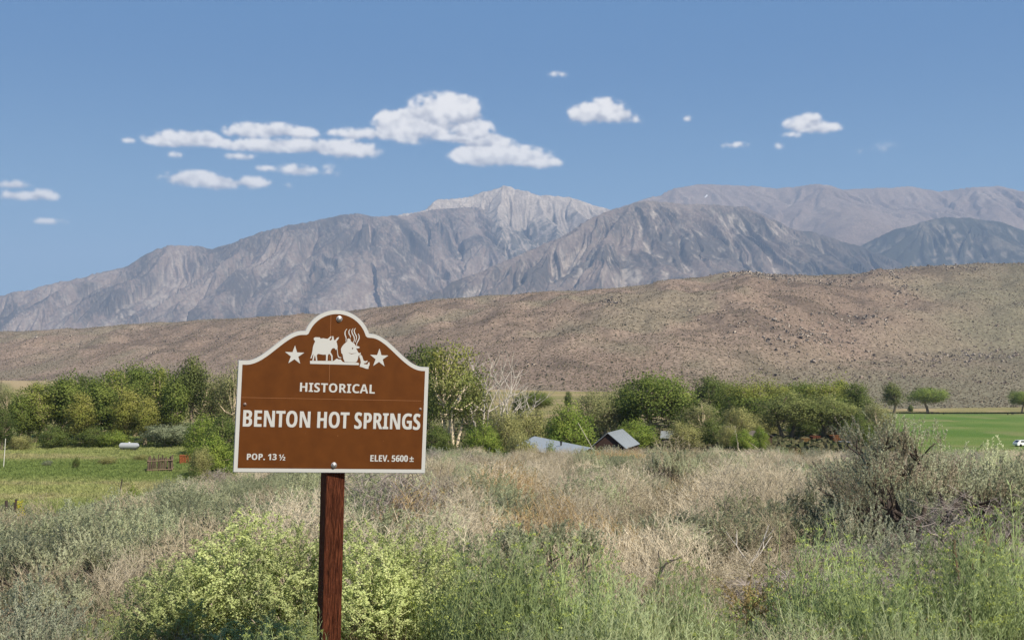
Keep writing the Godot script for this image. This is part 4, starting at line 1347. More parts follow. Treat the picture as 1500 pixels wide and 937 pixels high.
	for k in 2600:
		var d := rng.randf_range(120.0, 330.0)
		var u := rng.randf_range(520.0, 1330.0)
		var p := spot(u, d)
		var s := rng.randf_range(0.7, 1.8)
		xf.append(Transform3D(Basis(Vector3.UP, rng.randf() * TAU).scaled(Vector3(s, s * 0.7, s)), p))
		cols.append(Color(0.26, 0.225, 0.13).lerp(Color(0.10, 0.125, 0.05), rng.randf()))
	tag(many("valley_scrub", lump(21, 0.4, 2), M.leaf, xf, cols), "low dry scrub around the village trees", "scrub", "", "stuff")

# ------------------------------------------------------------------ the sign

const SIGN_WIDE := 1.152
const SIGN_SHOULDER := 0.652

# a point measured on the board (thousandths of its width, seen at a slant) to a point of the board itself
func on_board(zx: float, zy: float) -> Vector2:
	var s := (zx - 67.0) / 1000.0
	var t := 0.0
	for k in 3:
		var bottom := 900.0 + 7.0 * s
		var top := 318.0 + 37.0 * s
		t = (bottom - zy) / (bottom - top)
		s = (zx - (57.0 + 20.0 * t)) / (1000.0 + t)
	return Vector2((s - 0.5) * SIGN_WIDE, t * SIGN_SHOULDER)

func on_emblem(zx: float, zy: float) -> Vector2:
	return on_board((100.0 + zx / 8.52) * 3.603, (10.0 + zy / 8.52) * 3.603)

func emblem(points: Array) -> PackedVector2Array:
	var p := PackedVector2Array()
	for q in points: p.append(on_emblem(q[0], q[1]))
	return p

func board_outline() -> PackedVector2Array:
	var p := PackedVector2Array()
	var h := SIGN_WIDE * 0.5
	var half := 0.196         # half the width of the arch
	var notch := SIGN_SHOULDER + 0.192
	p.append(Vector2(-h, 0))
	p.append(Vector2(h, 0))
	p.append(Vector2(h, SIGN_SHOULDER))
	for k in 25:              # the curve up from the shoulder to the notch
		var t := k / 24.0
		p.append(Vector2(lerpf(h - 0.045, half + 0.012, t), SIGN_SHOULDER + 0.192 * smoothstep(-0.02, 1.04, t) + 0.012 * t * sin(t * PI)))
	var radius := 0.205
	var cy := SIGN_SHOULDER + 0.327 - radius
	var a0 := asin((notch - cy) / radius)
	for k in 33:
		var a := lerpf(a0, PI - a0, k / 32.0)
		p.append(Vector2(cos(a) * radius, cy + sin(a) * radius))
	for k in 25:
		var t := 1.0 - k / 24.0
		p.append(Vector2(-lerpf(h - 0.045, half + 0.012, t), SIGN_SHOULDER + 0.192 * smoothstep(-0.02, 1.04, t) + 0.012 * t * sin(t * PI)))
	p.append(Vector2(-h, SIGN_SHOULDER))
	return p

func lettering(words: String, x0: float, x1: float, top: float, bottom: float, parent: Node, z: float, fat := 0.0) -> void:
	var f := SystemFont.new()
	f.font_names = PackedStringArray(["Droid Sans"])
	f.font_weight = 700
	var t := TextMesh.new()
	t.text = words
	t.font = f
	t.font_size = 64
	t.pixel_size = 0.001
	t.depth = 0.012
	t.curve_step = 0.5
	var box := t.get_aabb()
	var cap := TextMesh.new()
	cap.text = "H"
	cap.font = f
	cap.font_size = 64
	cap.pixel_size = 0.001
	var capbox := cap.get_aabb()
	var a := on_board(x0, bottom)
	var b := on_board(x1, bottom + (x1 - x0) * 0.0195)
	var c := on_board(x0, top)
	var sx := (b.x - a.x - fat) / box.size.x
	var sy := (c.y - a.y) / capbox.size.y
	var st := SurfaceTool.new()
	for k in (2 if fat > 0.0 else 1):
		st.append_from(t, 0, Transform3D(Basis.from_scale(Vector3(sx, sy, 0.1)), Vector3(a.x - box.position.x * sx + fat * k, a.y - capbox.position.y * sy, z + 0.00015 * k)))
	put("lettering", st.commit(), M.white_print, parent)

func build_sign() -> void:
	var at := Vector3(east(487.0, 6.65), EYE - (690.8 - 540.0) / LENS * 6.65, -6.65)
	var yaw := deg_to_rad(18.0)
	# the post
	var post := thing("wooden_post", "square dark red-brown grained wooden post carrying the brown town sign", "post", Vector3(at.x, -0.3, at.z))
	post.rotation = Vector3(0, deg_to_rad(28.0), deg_to_rad(-1.1))
	var s := Shape.new()
	var tall := EYE + (540.0 - 457.5) / LENS * 6.7 + 0.3
	var wide := 0.117
	s.box(Vector3(0, tall * 0.5, -wide * 0.5 - 0.022), Vector3(wide, tall, wide), Color(1, 1, 1), Basis(), 0.006)
	put("timber", s.mesh(), M.post, post)
	var cracks := Shape.new()
	var rng := RandomNumberGenerator.new()
	rng.seed = 17
	for k in 26:                # drying checks in the sunny face
		var x := rng.randf_range(-wide * 0.42, wide * 0.42)
		var y := rng.randf_range(0.2, tall - 1.0)
		var l := rng.randf_range(0.08, 0.45)
		cracks.quad(Vector3(x, y, -0.0205), Vector3(x + 0.0008, y + l * 0.5, -0.0205), Vector3(x + rng.randf_range(-0.003, 0.003), y + l, -0.0205), Vector3(x - 0.0012, y + l * 0.5, -0.0205), Color(0.02, 0.008, 0.005))
	put("drying_check", cracks.mesh(), M.wood, post)
	# the board
	var sign := thing("town_sign", "brown scalloped town sign with white lettering, stars and a white emblem", "sign", at)
	sign.rotation = Vector3(0, yaw, 0)
	sign.basis = sign.basis * Basis(Vector3(0, 0, 1), deg_to_rad(-2.0))
	var outline := board_outline()
	var b := Shape.new()
	b.prism(outline, -0.010, 0.0, Color(1, 1, 1))
	put("white_border", b.mesh(), M.white_print, sign)
	var rim := Shape.new()      # the cut aluminium edge behind
	rim.prism(Geometry2D.offset_polygon(outline, 0.0035)[0], -0.0125, -0.0101, Color(1, 1, 1))
	put("metal_edge", rim.mesh(), M.metal, sign)
	var face := Shape.new()
	face.prism(Geometry2D.offset_polygon(outline, -0.0225)[0], 0.0001, 0.0012, Color(1, 1, 1))
	put("brown_face", face.mesh(), M.brown, sign)
	var z := 0.0018
	lettering("HISTORICAL", 388, 783, 433, 480, sign, z)
	lettering("BENTON HOT SPRINGS", 100, 1030, 577, 663, sign, z, 0.0026)
	lettering("POP. 13", 122, 272, 805, 837, sign, z, 0.001)
	lettering("½", 283, 316, 809, 840, sign, z)
	lettering("ELEV. 5600", 760, 963, 813, 846, sign, z, 0.001)
	lettering("±", 972, 995, 817, 848, sign, z)
	# stars
	for c in [[360, 290], [806, 305]]:
		var m := on_board(c[0], c[1])
		var st := PackedVector2Array()
		for k in 10:
			var a := PI / 2 + TAU * k / 10.0
			st.append(m + Vector2(cos(a), sin(a)) * (0.060 if k % 2 == 0 else 0.023))
		var star := Shape.new()
		star.prism(st, 0.0011, 0.0022, Color(1, 1, 1))
		put("star", star.mesh(), M.white_print, sign)
	# the emblem: a packed donkey, a bather in a steaming tub
	var donkey := Shape.new()
	donkey.prism(emblem([[232, 385], [250, 374], [308, 376], [316, 392], [350, 386], [385, 394], [408, 392], [436, 366], [452, 360], [448, 378], [425, 405], [440, 418], [455, 405], [462, 362], [472, 358], [480, 385], [482, 408], [498, 412], [520, 382], [546, 372], [538, 395], [512, 428], [520, 450], [528, 490], [526, 520], [508, 535], [492, 512], [476, 510], [462, 515], [448, 535], [440, 560], [452, 580], [466, 605], [468, 667], [452, 667], [450, 612], [436, 590], [420, 580], [408, 600], [404, 667], [384, 667], [386, 605], [380, 590], [345, 592], [310, 585], [285, 582], [270, 600], [278, 667], [262, 667], [252, 610], [246, 600], [238, 640], [232, 667], [216, 667], [226, 615], [230, 580], [218, 600], [208, 635], [192, 640], [208, 590], [218, 540], [222, 500], [232, 465], [248, 430], [245, 415], [234, 408]]), 0.0011, 0.0022, Color(1, 1, 1))
	put("donkey_emblem", donkey.mesh(), M.white_print, sign)
	var bather := Shape.new()
	bather.prism(emblem([[632, 440], [648, 425], [650, 398], [665, 388], [690, 400], [692, 422], [705, 432], [740, 455], [756, 482], [800, 490], [805, 508], [780, 515], [760, 510], [785, 560], [800, 575], [818, 565], [820, 580], [805, 600], [790, 608], [785, 640], [770, 680], [750, 688], [620, 684], [600, 640], [592, 590], [575, 570], [570, 520], [585, 490], [605, 465]]), 0.0011, 0.0022, Color(1, 1, 1))
	bather.prism(emblem([[800, 612], [818, 590], [838, 612], [855, 665], [880, 675], [905, 665], [905, 680], [885, 696], [860, 698], [862, 710], [905, 715], [915, 690], [930, 685], [932, 720], [918, 750], [920, 768], [890, 768], [850, 752], [808, 740], [812, 715], [822, 690], [815, 650]]), 0.0011, 0.0022, Color(1, 1, 1))
	put("bather_emblem", bather.mesh(), M.white_print, sign)
	var line := Shape.new()
	line.prism(emblem([[188, 668], [480, 670], [500, 655], [520, 638], [540, 652], [568, 650], [592, 680], [620, 688], [780, 692], [800, 700], [795, 722], [190, 706]]), 0.0010, 0.0021, Color(1, 1, 1))
	put("emblem_ground", line.mesh(), M.white_print, sign)
	var gaps := Shape.new()
	for g in [[[708, 502], [728, 510], [712, 530]], [[660, 568], [700, 578], [770, 572], [700, 586]]]:
		gaps.prism(emblem(g), 0.0021, 0.0025, Color(1, 1, 1))
	put("emblem_cut", gaps.mesh(), M.brown, sign)
	for curl in [[[645, 270], [624, 300], [621, 340], [634, 380], [633, 430]], [[685, 275], [669, 300], [673, 335], [688, 358], [686, 382]], [[722, 265], [706, 295], [713, 330], [734, 370], [738, 410], [722, 445]], [[752, 262], [736, 290], [743, 325], [764, 365], [761, 400], [746, 440]], [[785, 330], [797, 355], [799, 385], [785, 420], [769, 450], [766, 482]], [[524, 518], [529, 580], [543, 622], [575, 630]]]:
		var cv := Curve2D.new()
		for k in curl.size():
			var prev: Array = curl[maxi(k - 1, 0)]
			var next: Array = curl[mini(k + 1, curl.size() - 1)]
			var tan := (on_emblem(next[0], next[1]) - on_emblem(prev[0], prev[1])) / 6.0
			cv.add_point(on_emblem(curl[k][0], curl[k][1]), -tan, tan)
		var pts := cv.tessellate(3, 3)
		var left := PackedVector2Array()
		var right := PackedVector2Array()
		for k in pts.size():
			var dir := (pts[mini(k + 1, pts.size() - 1)] - pts[maxi(k - 1, 0)]).normalized().orthogonal()
			var w := 0.0031 * (0.55 + 0.45 * sin(PI * (k + 0.5) / pts.size()))
			left.append(pts[k] + dir * w)
			right.insert(0, pts[k] - dir * w)
		left.append_array(right)
		var ribbon := Shape.new()
		ribbon.prism(left, 0.0009, 0.0020, Color(1, 1, 1))
		put("steam_curl" if curl[0][1] < 400 else "halter", ribbon.mesh(), M.white_print, sign)
	# seams of the reflective sheeting
	var seam := Shape.new()
	for q in [[91, 511, 1037, 530, 0.0009], [548, 78, 541, 430, 0.0009]]:
		var a := on_board(q[0], q[1])
		var e := on_board(q[2], q[3])
		var n := (e - a).orthogonal().normalized() * float(q[4])
		seam.prism(PackedVector2Array([a - n, e - n, e + n, a + n]), 0.0011, 0.0014, Color(1, 1, 1))
	put("sheeting_seam", seam.mesh(), M.seam, sign)
	# scratches and bird specks on the face
	for q in [[587, 712, 2.5], [312, 577, 2.5], [420, 700, 1.3], [700, 640, 1.2], [830, 740, 1.3], [250, 620, 1.2]]:
		var m := on_board(q[0], q[1])
		var pg := PackedVector2Array()
		for k in 6: pg.append(m + Vector2(cos(k * TAU / 6), sin(k * TAU / 6)) * q[2] * 0.0011)
		var speck := Shape.new()
		speck.prism(pg, 0.0011, 0.0016, Color(1, 1, 1))
		put("paint_speck", speck.mesh(), M.seam, sign)
	# bolts
	for q in [[592, 98, 0.0185], [568, 866, 0.0175], [110, 547, 0.0095], [1032, 574, 0.0095]]:
		var m := on_board(q[0], q[1])
		var big: bool = q[2] > 0.012
		var bolt := Shape.new()
		var n := 16
		var prof := [[1.0, 0.0], [1.0, 0.0025], [0.8, 0.0035], [0.78, 0.0075], [0.62, 0.0125], [0.32, 0.0155], [0.0, 0.0165]]
		for k in prof.size() - 1:
			for j in n:
				var a0 := TAU * j / n
				var a1 := TAU * (j + 1) / n
				var r0: float = prof[k][0] * q[2]
				var r1: float = prof[k + 1][0] * q[2]
				var zz := 1.0 if big else 0.5
				bolt.quad(Vector3(cos(a0) * r0, sin(a0) * r0, prof[k][1] * zz), Vector3(cos(a1) * r0, sin(a1) * r0, prof[k][1] * zz), Vector3(cos(a1) * r1, sin(a1) * r1, prof[k + 1][1] * zz), Vector3(cos(a0) * r1, sin(a0) * r1, prof[k + 1][1] * zz), Color(1, 1, 1))
		var o := put("bolt" if big else "screw", bolt.mesh(), M.metal if big else M.dark_metal, sign)
		o.position = Vector3(m.x, m.y, 0.0012)

# ------------------------------------------------------------------ the village and the pasture

func gable_house(called: String, label: String, category: String, at: Vector3, turn: float, wide: float, deep: float, eave: float, ridge: float, wall: Material, roof: Material, openings: Array, hang := 0.35) -> Node3D:
	var o := thing(called, label, category, at, turn)
	var w := Shape.new()
	var h := wide * 0.5
	w.prism(PackedVector2Array([Vector2(-h, -1.0), Vector2(h, -1.0), Vector2(h, eave), Vector2(0, ridge), Vector2(-h, eave)]), -deep * 0.5, deep * 0.5, Color(1, 1, 1))
	put("wall", w.mesh(), wall, o)
	var slope := Vector2(h, ridge - eave)
	var over := slope.normalized() * hang
	for s in [-1.0, 1.0]:
		var r := Shape.new()
		var n := Vector2(slope.y, slope.x).normalized() * 0.10
		var a := Vector2(0.0, ridge + 0.04)
		var e := Vector2(h + over.x, eave - over.y + 0.04)
		r.prism(PackedVector2Array([Vector2(s * a.x, a.y), Vector2(s * e.x, e.y), Vector2(s * (e.x + n.x), e.y + n.y), Vector2(s * n.x * 0.0, a.y + 0.12)]), -deep * 0.5 - hang, deep * 0.5 + hang, Color(1, 1, 1))
		# standing ribs of the sheet metal
		for k in int(deep / 1.1):
			var z := -deep * 0.5 + 0.5 + k * 1.1
			var m0 := Vector3(s * 0.1, ridge + 0.13, z)
			var m1 := Vector3(s * (e.x + n.x - 0.05), e.y + n.y + 0.02, z)
			r.tube(PackedVector3Array([m0, m1]), PackedFloat32Array([0.035, 0.035]), 4, Color(1, 1, 1))
		put("roof", r.mesh(), roof, o)
	for q in openings:           # [kind, x, y, width, height, face]: face 0 the gable end, 1 the long side to +x, -1 the other
		var d := Shape.new()
		var c := Vector3(q[1], q[2], deep * 0.5 + 0.02)
		var size := Vector3(q[3], q[4], 0.06)
		if q[5] != 0:
			c = Vector3(q[5] * (h + 0.02), q[2], q[1])
			size = Vector3(0.06, q[4], q[3])
		d.box(c, size, Color(1, 1, 1), Basis(), 0.01)
		put(q[0], d.mesh(), M.dark_glass if q[0] == "window" else M.old_wood, o)
	return o

func build_village() -> void:
	var p := spot(901, 206.5)
	gable_house("barn", "small dark brown barn with a grey metal roof", "barn", Vector3(p.x, p.y, p.z), deg_to_rad(-17.5), 6.2, 12.5, 3.4, EYE - 11.75 - p.y, M.barn_wall, M.tin, [["door", 0.0, 1.3, 2.4, 2.6, 0], ["window", 1.2, 3.4, 0.7, 0.8, 0]])
	p = Vector3(8.15, VALLEY, -186.0)
	var shed := gable_house("long_shed", "long low shed of which only the pale grey metal roof shows", "shed", p, atan2(7.9, 28.0), 6.4, 29.0, 3.9, 5.3, M.barn_wall, M.tin_pale, [["door", 4.0, 1.0, 2.0, 2.0, -1]], 0.5)
	var pipe := Shape.new()
	pipe.rod(Vector3(-1.0, 4.4, 3.5), Vector3(-1.0, 5.6, 3.5), 0.16, 0.16, 8, Color(0.05, 0.05, 0.05))
	pipe.rod(Vector3(-1.0, 5.6, 3.5), Vector3(-1.0, 5.75, 3.5), 0.26, 0.2, 8, Color(0.05, 0.05, 0.05))
	put("vent_pipe", pipe.mesh(), M.wood, shed)
	var pole := Shape.new()
	pole.rod(Vector3(0, 0, 0), Vector3(-4.6, 8.2, -2.0), 0.07, 0.05, 6, Color(0.42, 0.38, 0.30))
	var po := put("leaning_pole", pole.mesh(), M.wood)
	po.position = Vector3(east(886, 192), VALLEY, -192)
	tag(po, "thin pale pole leaning across the front of the brown barn", "pole")
	p = spot(990, 250)
	gable_house("grey_shed", "grey shed with a weathered roof under the domed tree", "shed", p, deg_to_rad(78.0), 4.6, 6.2, 2.0, 3.3, M.old_wood, M.tin, [["door", 0.4, 1.0, 1.0, 1.9, 0]])
	p = spot(1057, 268)
	gable_house("white_house", "small white-walled house glimpsed between the village trees", "house", p, deg_to_rad(70.0), 4.6, 6.0, 2.6, 3.9, M.white_wall, M.old_wood, [["window", -1.0, 1.6, 0.9, 1.1, 0], ["window", 1.5, 1.6, 0.9, 1.1, -1], ["window", -1.8, 1.6, 0.9, 1.1, -1], ["door", 0.9, 1.0, 0.9, 2.0, 0]])
	p = spot(1110, 262)
	gable_house("dark_shed", "low dark shed in the shade beside the forked tree", "shed", p, deg_to_rad(20.0), 4.2, 5.0, 2.0, 3.0, M.barn_wall, M.old_wood, [["door", 0.0, 0.9, 1.2, 1.8, 0]])
	# things left lying about the yard
	for q in [["rusty_bin", "large orange-rusty metal bin at the end of the village yard", 1224, 272, 2.8, 2.0, Color(0.27, 0.125, 0.055)], ["rusty_bin", "smaller red-rusty metal bin under the twin-trunked tree", 1193, 274, 2.2, 1.7, Color(0.20, 0.08, 0.045)], ["rusty_bin", "low yellow-rusty metal bin next to the red one", 1179, 270, 1.8, 1.2, Color(0.29, 0.19, 0.075)], ["rusty_bin", "orange-rusty metal bin half hidden by bushes behind the log pen", 273, 205, 2.0, 1.7, Color(0.42, 0.15, 0.06)]]:
		bin(q[0], q[1], spot(q[2], q[3]), q[4], q[5], q[6])
	car("white_car", "white car seen end-on behind the brush beside the rusty bins", spot(1234, 248), PI / 2 + 0.25, Color(0.78, 0.79, 0.80))
	car("white_car", "white car at the meadow's near edge, cut by the picture's edge", spot(1497, 262), 0.25, Color(0.80, 0.81, 0.82))
	# the gas tank
	p = spot(191, 238)
	var tank := thing("gas_tank", "long whitish rounded gas tank on short dark legs in the pasture", "tank", p, deg_to_rad(-8.0))
	var t := Shape.new()
	var pts := PackedVector3Array()
	var rad := PackedFloat32Array()
	for k in 15:
		var a := PI * (k / 14.0) - PI / 2
		var off := 1.65 * (1 if k > 7 else (-1 if k < 7 else 0))
		pts.append(Vector3(off + sin(a) * 0.6, 1.1, 0))
		rad.append(maxf(cos(a) * 0.72, 0.02))
	t.tube(pts, rad, 16, Color(1, 1, 1))
	put("tank_body", t.mesh(), M.white_metal, tank)
	for x in [-1.3, 1.3]:
		var g := Shape.new()
		g.box(Vector3(x, 0.3, 0), Vector3(0.35, 0.9, 1.1), Color(0.06, 0.055, 0.05), Basis(), 0.03)
		put("leg", g.mesh(), M.wood, tank)
	var dome := Shape.new()
	dome.rod(Vector3(0, 1.75, 0), Vector3(0, 2.0, 0), 0.24, 0.20, 10, Color(0.6, 0.6, 0.6))
	put("valve_cover", dome.mesh(), M.wood, tank)
	# the pen of upright logs
	p = spot(237, 190)
	var pen := thing("log_pen", "square pen of weathered upright logs standing in the pasture", "pen", p, deg_to_rad(14.0))
	var rng := RandomNumberGenerator.new()
	rng.seed = 70
	var logs: Array[ArrayMesh] = []
	for k in 4:
		var s := Shape.new()
		var lp := PackedVector3Array()
		var lr := PackedFloat32Array()
		for j in 5:
			lp.append(Vector3(rng.randf_range(-0.04, 0.04), -0.3 + j * 0.78, rng.randf_range(-0.04, 0.04)))
			lr.append(rng.randf_range(0.10, 0.14))
		s.tube(lp, lr, 7, Color(0.10, 0.075, 0.052) * rng.randf_range(0.6, 1.6))
		logs.append(s.mesh())
	for side in 4:
		for k in 12:
			var x := -1.85 + k * 0.335
			var q := Vector3(x, 0, 1.85).rotated(Vector3.UP, side * PI / 2)
			if rng.randf() < 0.2: continue
			var l := put("log", logs[rng.randi() % 4], M.wood, pen)
			l.position = q
			l.scale = Vector3(1, rng.randf_range(0.78, 1.02), 1)
			l.rotation = Vector3(rng.randf_range(-0.05, 0.05), rng.randf() * TAU, rng.randf_range(-0.06, 0.06))
		for y in [0.55, 2.05]:
			var r := Shape.new()
			r.rod(Vector3(-2.1, y, 2.02), Vector3(2.1, y + 0.1, 2.02), 0.08, 0.07, 6, Color(0.22, 0.16, 0.11))
			var ro := put("rail", r.mesh(), M.wood, pen)
			ro.rotation.y = side * PI / 2
	# posts
	for q in [["fence_post", "dark leaning fence post standing alone in the pasture's near edge", 178, 158, 2.1, 0.09, -0.16, Color(0.07, 0.055, 0.045)], ["fence_post", "outer one of two short dark posts at the brush edge beside the yellow flower", 14.5, 31.2, 0.95, 0.045, 0.03, Color(0.06, 0.045, 0.04)], ["fence_post", "inner, slightly leaning one of two short dark posts at the brush edge", 20.5, 30.8, 0.98, 0.04, -0.14, Color(0.06, 0.045, 0.04)], ["white_pole", "thin white pole at the pasture's edge in front of the dark green tree", 8, 196, 5.4, 0.07, -0.05, Color(0.62, 0.60, 0.54)]]:
		var s := Shape.new()
		var tl: float = q[4]
		var rr: float = q[5]
		s.tube(PackedVector3Array([Vector3(0, -0.3, 0), Vector3(0.01, tl * 0.5, 0), Vector3(0, tl, 0)]), PackedFloat32Array([rr, rr * 0.95, rr * 0.85]), 7, q[7])
		var o := put(q[0], s.mesh(), M.wood)
		o.position = spot(q[2], q[3])
		o.rotation.z = q[6]
		tag(o, q[1], "post" if q[0] == "fence_post" else "pole")
	p = spot(2, 600)
	var up := thing("utility_pole", "far utility pole at the picture's edge above the grove", "utility pole", p)
	var us := Shape.new()
	us.rod(Vector3(0, -0.5, 0), Vector3(0, (EYE + (540.0 - 552.0) / LENS * 600.0) - p.y, 0), 0.2, 0.15, 7, Color(0.09, 0.07, 0.06))
	put("pole", us.mesh(), M.wood, up)
	var arm := Shape.new()
	arm.box(Vector3(0, (EYE - 12.0 / LENS * 600.0) - p.y - 0.8, 0.2), Vector3(2.2, 0.16, 0.14), Color(0.09, 0.07, 0.06))
	put("cross_arm", arm.mesh(), M.wood, up)
	# a yellow flowering stalk at the brush edge
	var mu := thing("yellow_flower", "tall yellow flowering stalk beside the two short dark posts", "flower", spot(33, 30.3))
	var ms := Shape.new()
	var ml := Shape.new()
	ms.rod(Vector3(0, -0.1, 0), Vector3(0.02, 0.85, 0), 0.018, 0.012, 5, Color(0.22, 0.25, 0.08))
	for k in 260:
		var y := rng.randf_range(0.15, 0.92)
		var a := rng.randf() * TAU
		var r := 0.05 + (0.12 * rng.randf() if rng.randf() < 0.3 else 0.0)
		var ld := Vector3(cos(a), 0.5, sin(a)) * 0.05
		ml.leaf(Vector3(cos(a) * r, y, sin(a) * r), ld, Vector3(-sin(a), 0, cos(a)), 0.02, Color(0.62, 0.55, 0.03) if y > 0.3 else Color(0.16, 0.2, 0.06))
	put("stem", ms.mesh(), M.wood, mu)
	put("petals", ml.mesh(), M.leaf, mu)
	# small bushes out in the pasture
	tree("bush_dark", 114, 668, 12, 196, "little dark bush standing alone in the pasture")
	tree("bush_olive", 160, 668, 34, 205, "pale olive bush in the pasture in front of the white tank")
	tree("bush_olive", 208, 664, 26, 214, "olive bush between the white tank and the log pen")
	tree("silver", 72, 672, 14, 200, "small pale bush in the outer pasture")
	tree("bush", 196, 706, 40, 120, "yellow-green bush beside the dark leaning fence post")
	tree("bush_dark", 288, 684, 34, 150, "small dark bush at the brush edge below the sign-side bushes")
	# cows on the meadow
	var first := cow("black cow grazing under the lone umbrella-shaped tree, first of four in line", 1358.5, 690, 0.2)
	for q in [["black cow second in the line under the lone umbrella-shaped tree", 1364.5, 692, 0.5], ["black cow third in the line, with a gap before it", 1373, 688, -0.3], ["black cow at the end of the line of four, head toward the picture's edge", 1381, 680, 1.3], ["black cow nearer to the lone tree of the pair by the meadow's outer end", 1475, 660, 1.2], ["outermost black cow of the pair by the meadow's outer end", 1482, 664, 1.7], ["far black cow on the yellow field, nearer the lone tree", 1433.5, 930, 0.1], ["far black cow on the yellow field, farther from the lone tree", 1438.5, 935, 0.3]]:
		var c := copy_of(first, "cow", q[0], "cows on the meadow")
		c.position = spot(q[1], q[2])
		c.rotation.y = q[3]
	# the overgrown ditch along the far edge of the meadow
	var xf: Array[Transform3D] = []
	var cols: Array[Color] = []
	for k in 2600:
		var u := rng.randf_range(1290.0, 1580.0)
		var d := rng.randf_range(706.0, 724.0)
		var s := rng.randf_range(0.5, 1.2)
		xf.append(Transform3D(Basis(Vector3.UP, rng.randf() * TAU).scaled(Vector3(s * 2.0, s, s * 2.0)), spot(u, d)))
		cols.append(Color(0.05, 0.065, 0.02) * rng.randf_range(0.7, 1.4))
	tag(many("ditch_grass", tuft(6, 26, 0.05), M.leaf, xf, cols), "dark rank grass along the meadow's far edge", "grass", "", "stuff")

func bin(called: String, label: String, p: Vector3, wide: float, high: float, col: Color) -> void:
	var o := thing(called, label, "metal bin", p, deg_to_rad(12.0))
	var s := Shape.new()
	s.box(Vector3(0, high * 0.5, 0), Vector3(wide, high, wide * 0.7), Color(1, 1, 1), Basis(), 0.04)
	for k in 5:
		s.box(Vector3(-wide * 0.42 + k * wide * 0.21, high * 0.5, wide * 0.35 + 0.05), Vector3(0.08, high * 0.92, 0.1), Color(1, 1, 1), Basis(), 0.01)
	var m: StandardMaterial3D = M.rust.duplicate()
	m.albedo_color = col.linear_to_srgb()
	put("bin_body", s.mesh(), m, o)
	var r := Shape.new()
	for z in [-1.0, 1.0]:
		r.box(Vector3(0, high + 0.03, z * wide * 0.35), Vector3(wide + 0.1, 0.12, 0.12), Color(1, 1, 1), Basis(), 0.02)
	put("rim", r.mesh(), m, o)

func car(called: String, label: String, p: Vector3, turn: float, col: Color) -> void:
	var o := thing(called, label, "car", p, turn)
	var s := Shape.new()
	s.prism(PackedVector2Array([Vector2(-2.3, 0.35), Vector2(2.3, 0.35), Vector2(2.35, 0.7), Vector2(2.2, 0.9), Vector2(1.25, 1.0), Vector2(0.6, 1.48), Vector2(-1.5, 1.5), Vector2(-2.2, 1.0), Vector2(-2.35, 0.8)]), -0.82, 0.82, Color(1, 1, 1))
	var m := mat(col, 0.3, 0.5)
	m.clearcoat_enabled = true
	put("body", s.mesh(), m, o)
	for z in [-1.0, 1.0]:
		for seg in [[[-1.42, 1.02], [-0.4, 1.02], [-0.4, 1.4], [-1.3, 1.4]], [[-0.28, 1.02], [1.0, 1.02], [0.5, 1.4], [-0.28, 1.4]]]:
			var g := Shape.new()
			var pg := PackedVector2Array()
			for q in seg: pg.append(Vector2(q[0], q[1]))
			g.prism(pg, z * 0.815, z * 0.83, Color(1, 1, 1))
			put("window", g.mesh(), M.dark_glass, o)
		for x in [-1.4, 1.42]:
			var w := Shape.new()
			w.tube(PackedVector3Array([Vector3(x, 0.33, z * 0.62), Vector3(x, 0.33, z * 0.64), Vector3(x, 0.33, z * 0.83), Vector3(x, 0.33, z * 0.85)]), PackedFloat32Array([0.02, 0.33, 0.33, 0.2]), 14, Color(0.03, 0.03, 0.03))
			put("wheel", w.mesh(), M.wood, o)
	for q in [[1.28, 1.02, 0.62, 1.44, "windscreen"], [-2.16, 1.04, -1.56, 1.46, "rear_window"]]:
		var g := Shape.new()
		var n := Vector3(q[3] - q[1], absf(q[0] - q[2]), 0).normalized() * 0.03
		if q[0] < 0: n.x = -n.x
		g.quad(Vector3(q[0], q[1], -0.7) + n, Vector3(q[0], q[1], 0.7) + n, Vector3(q[2], q[3], 0.62) + n, Vector3(q[2], q[3], -0.62) + n, Color(1, 1, 1))
		put(q[4], g.mesh(), M.dark_glass, o)

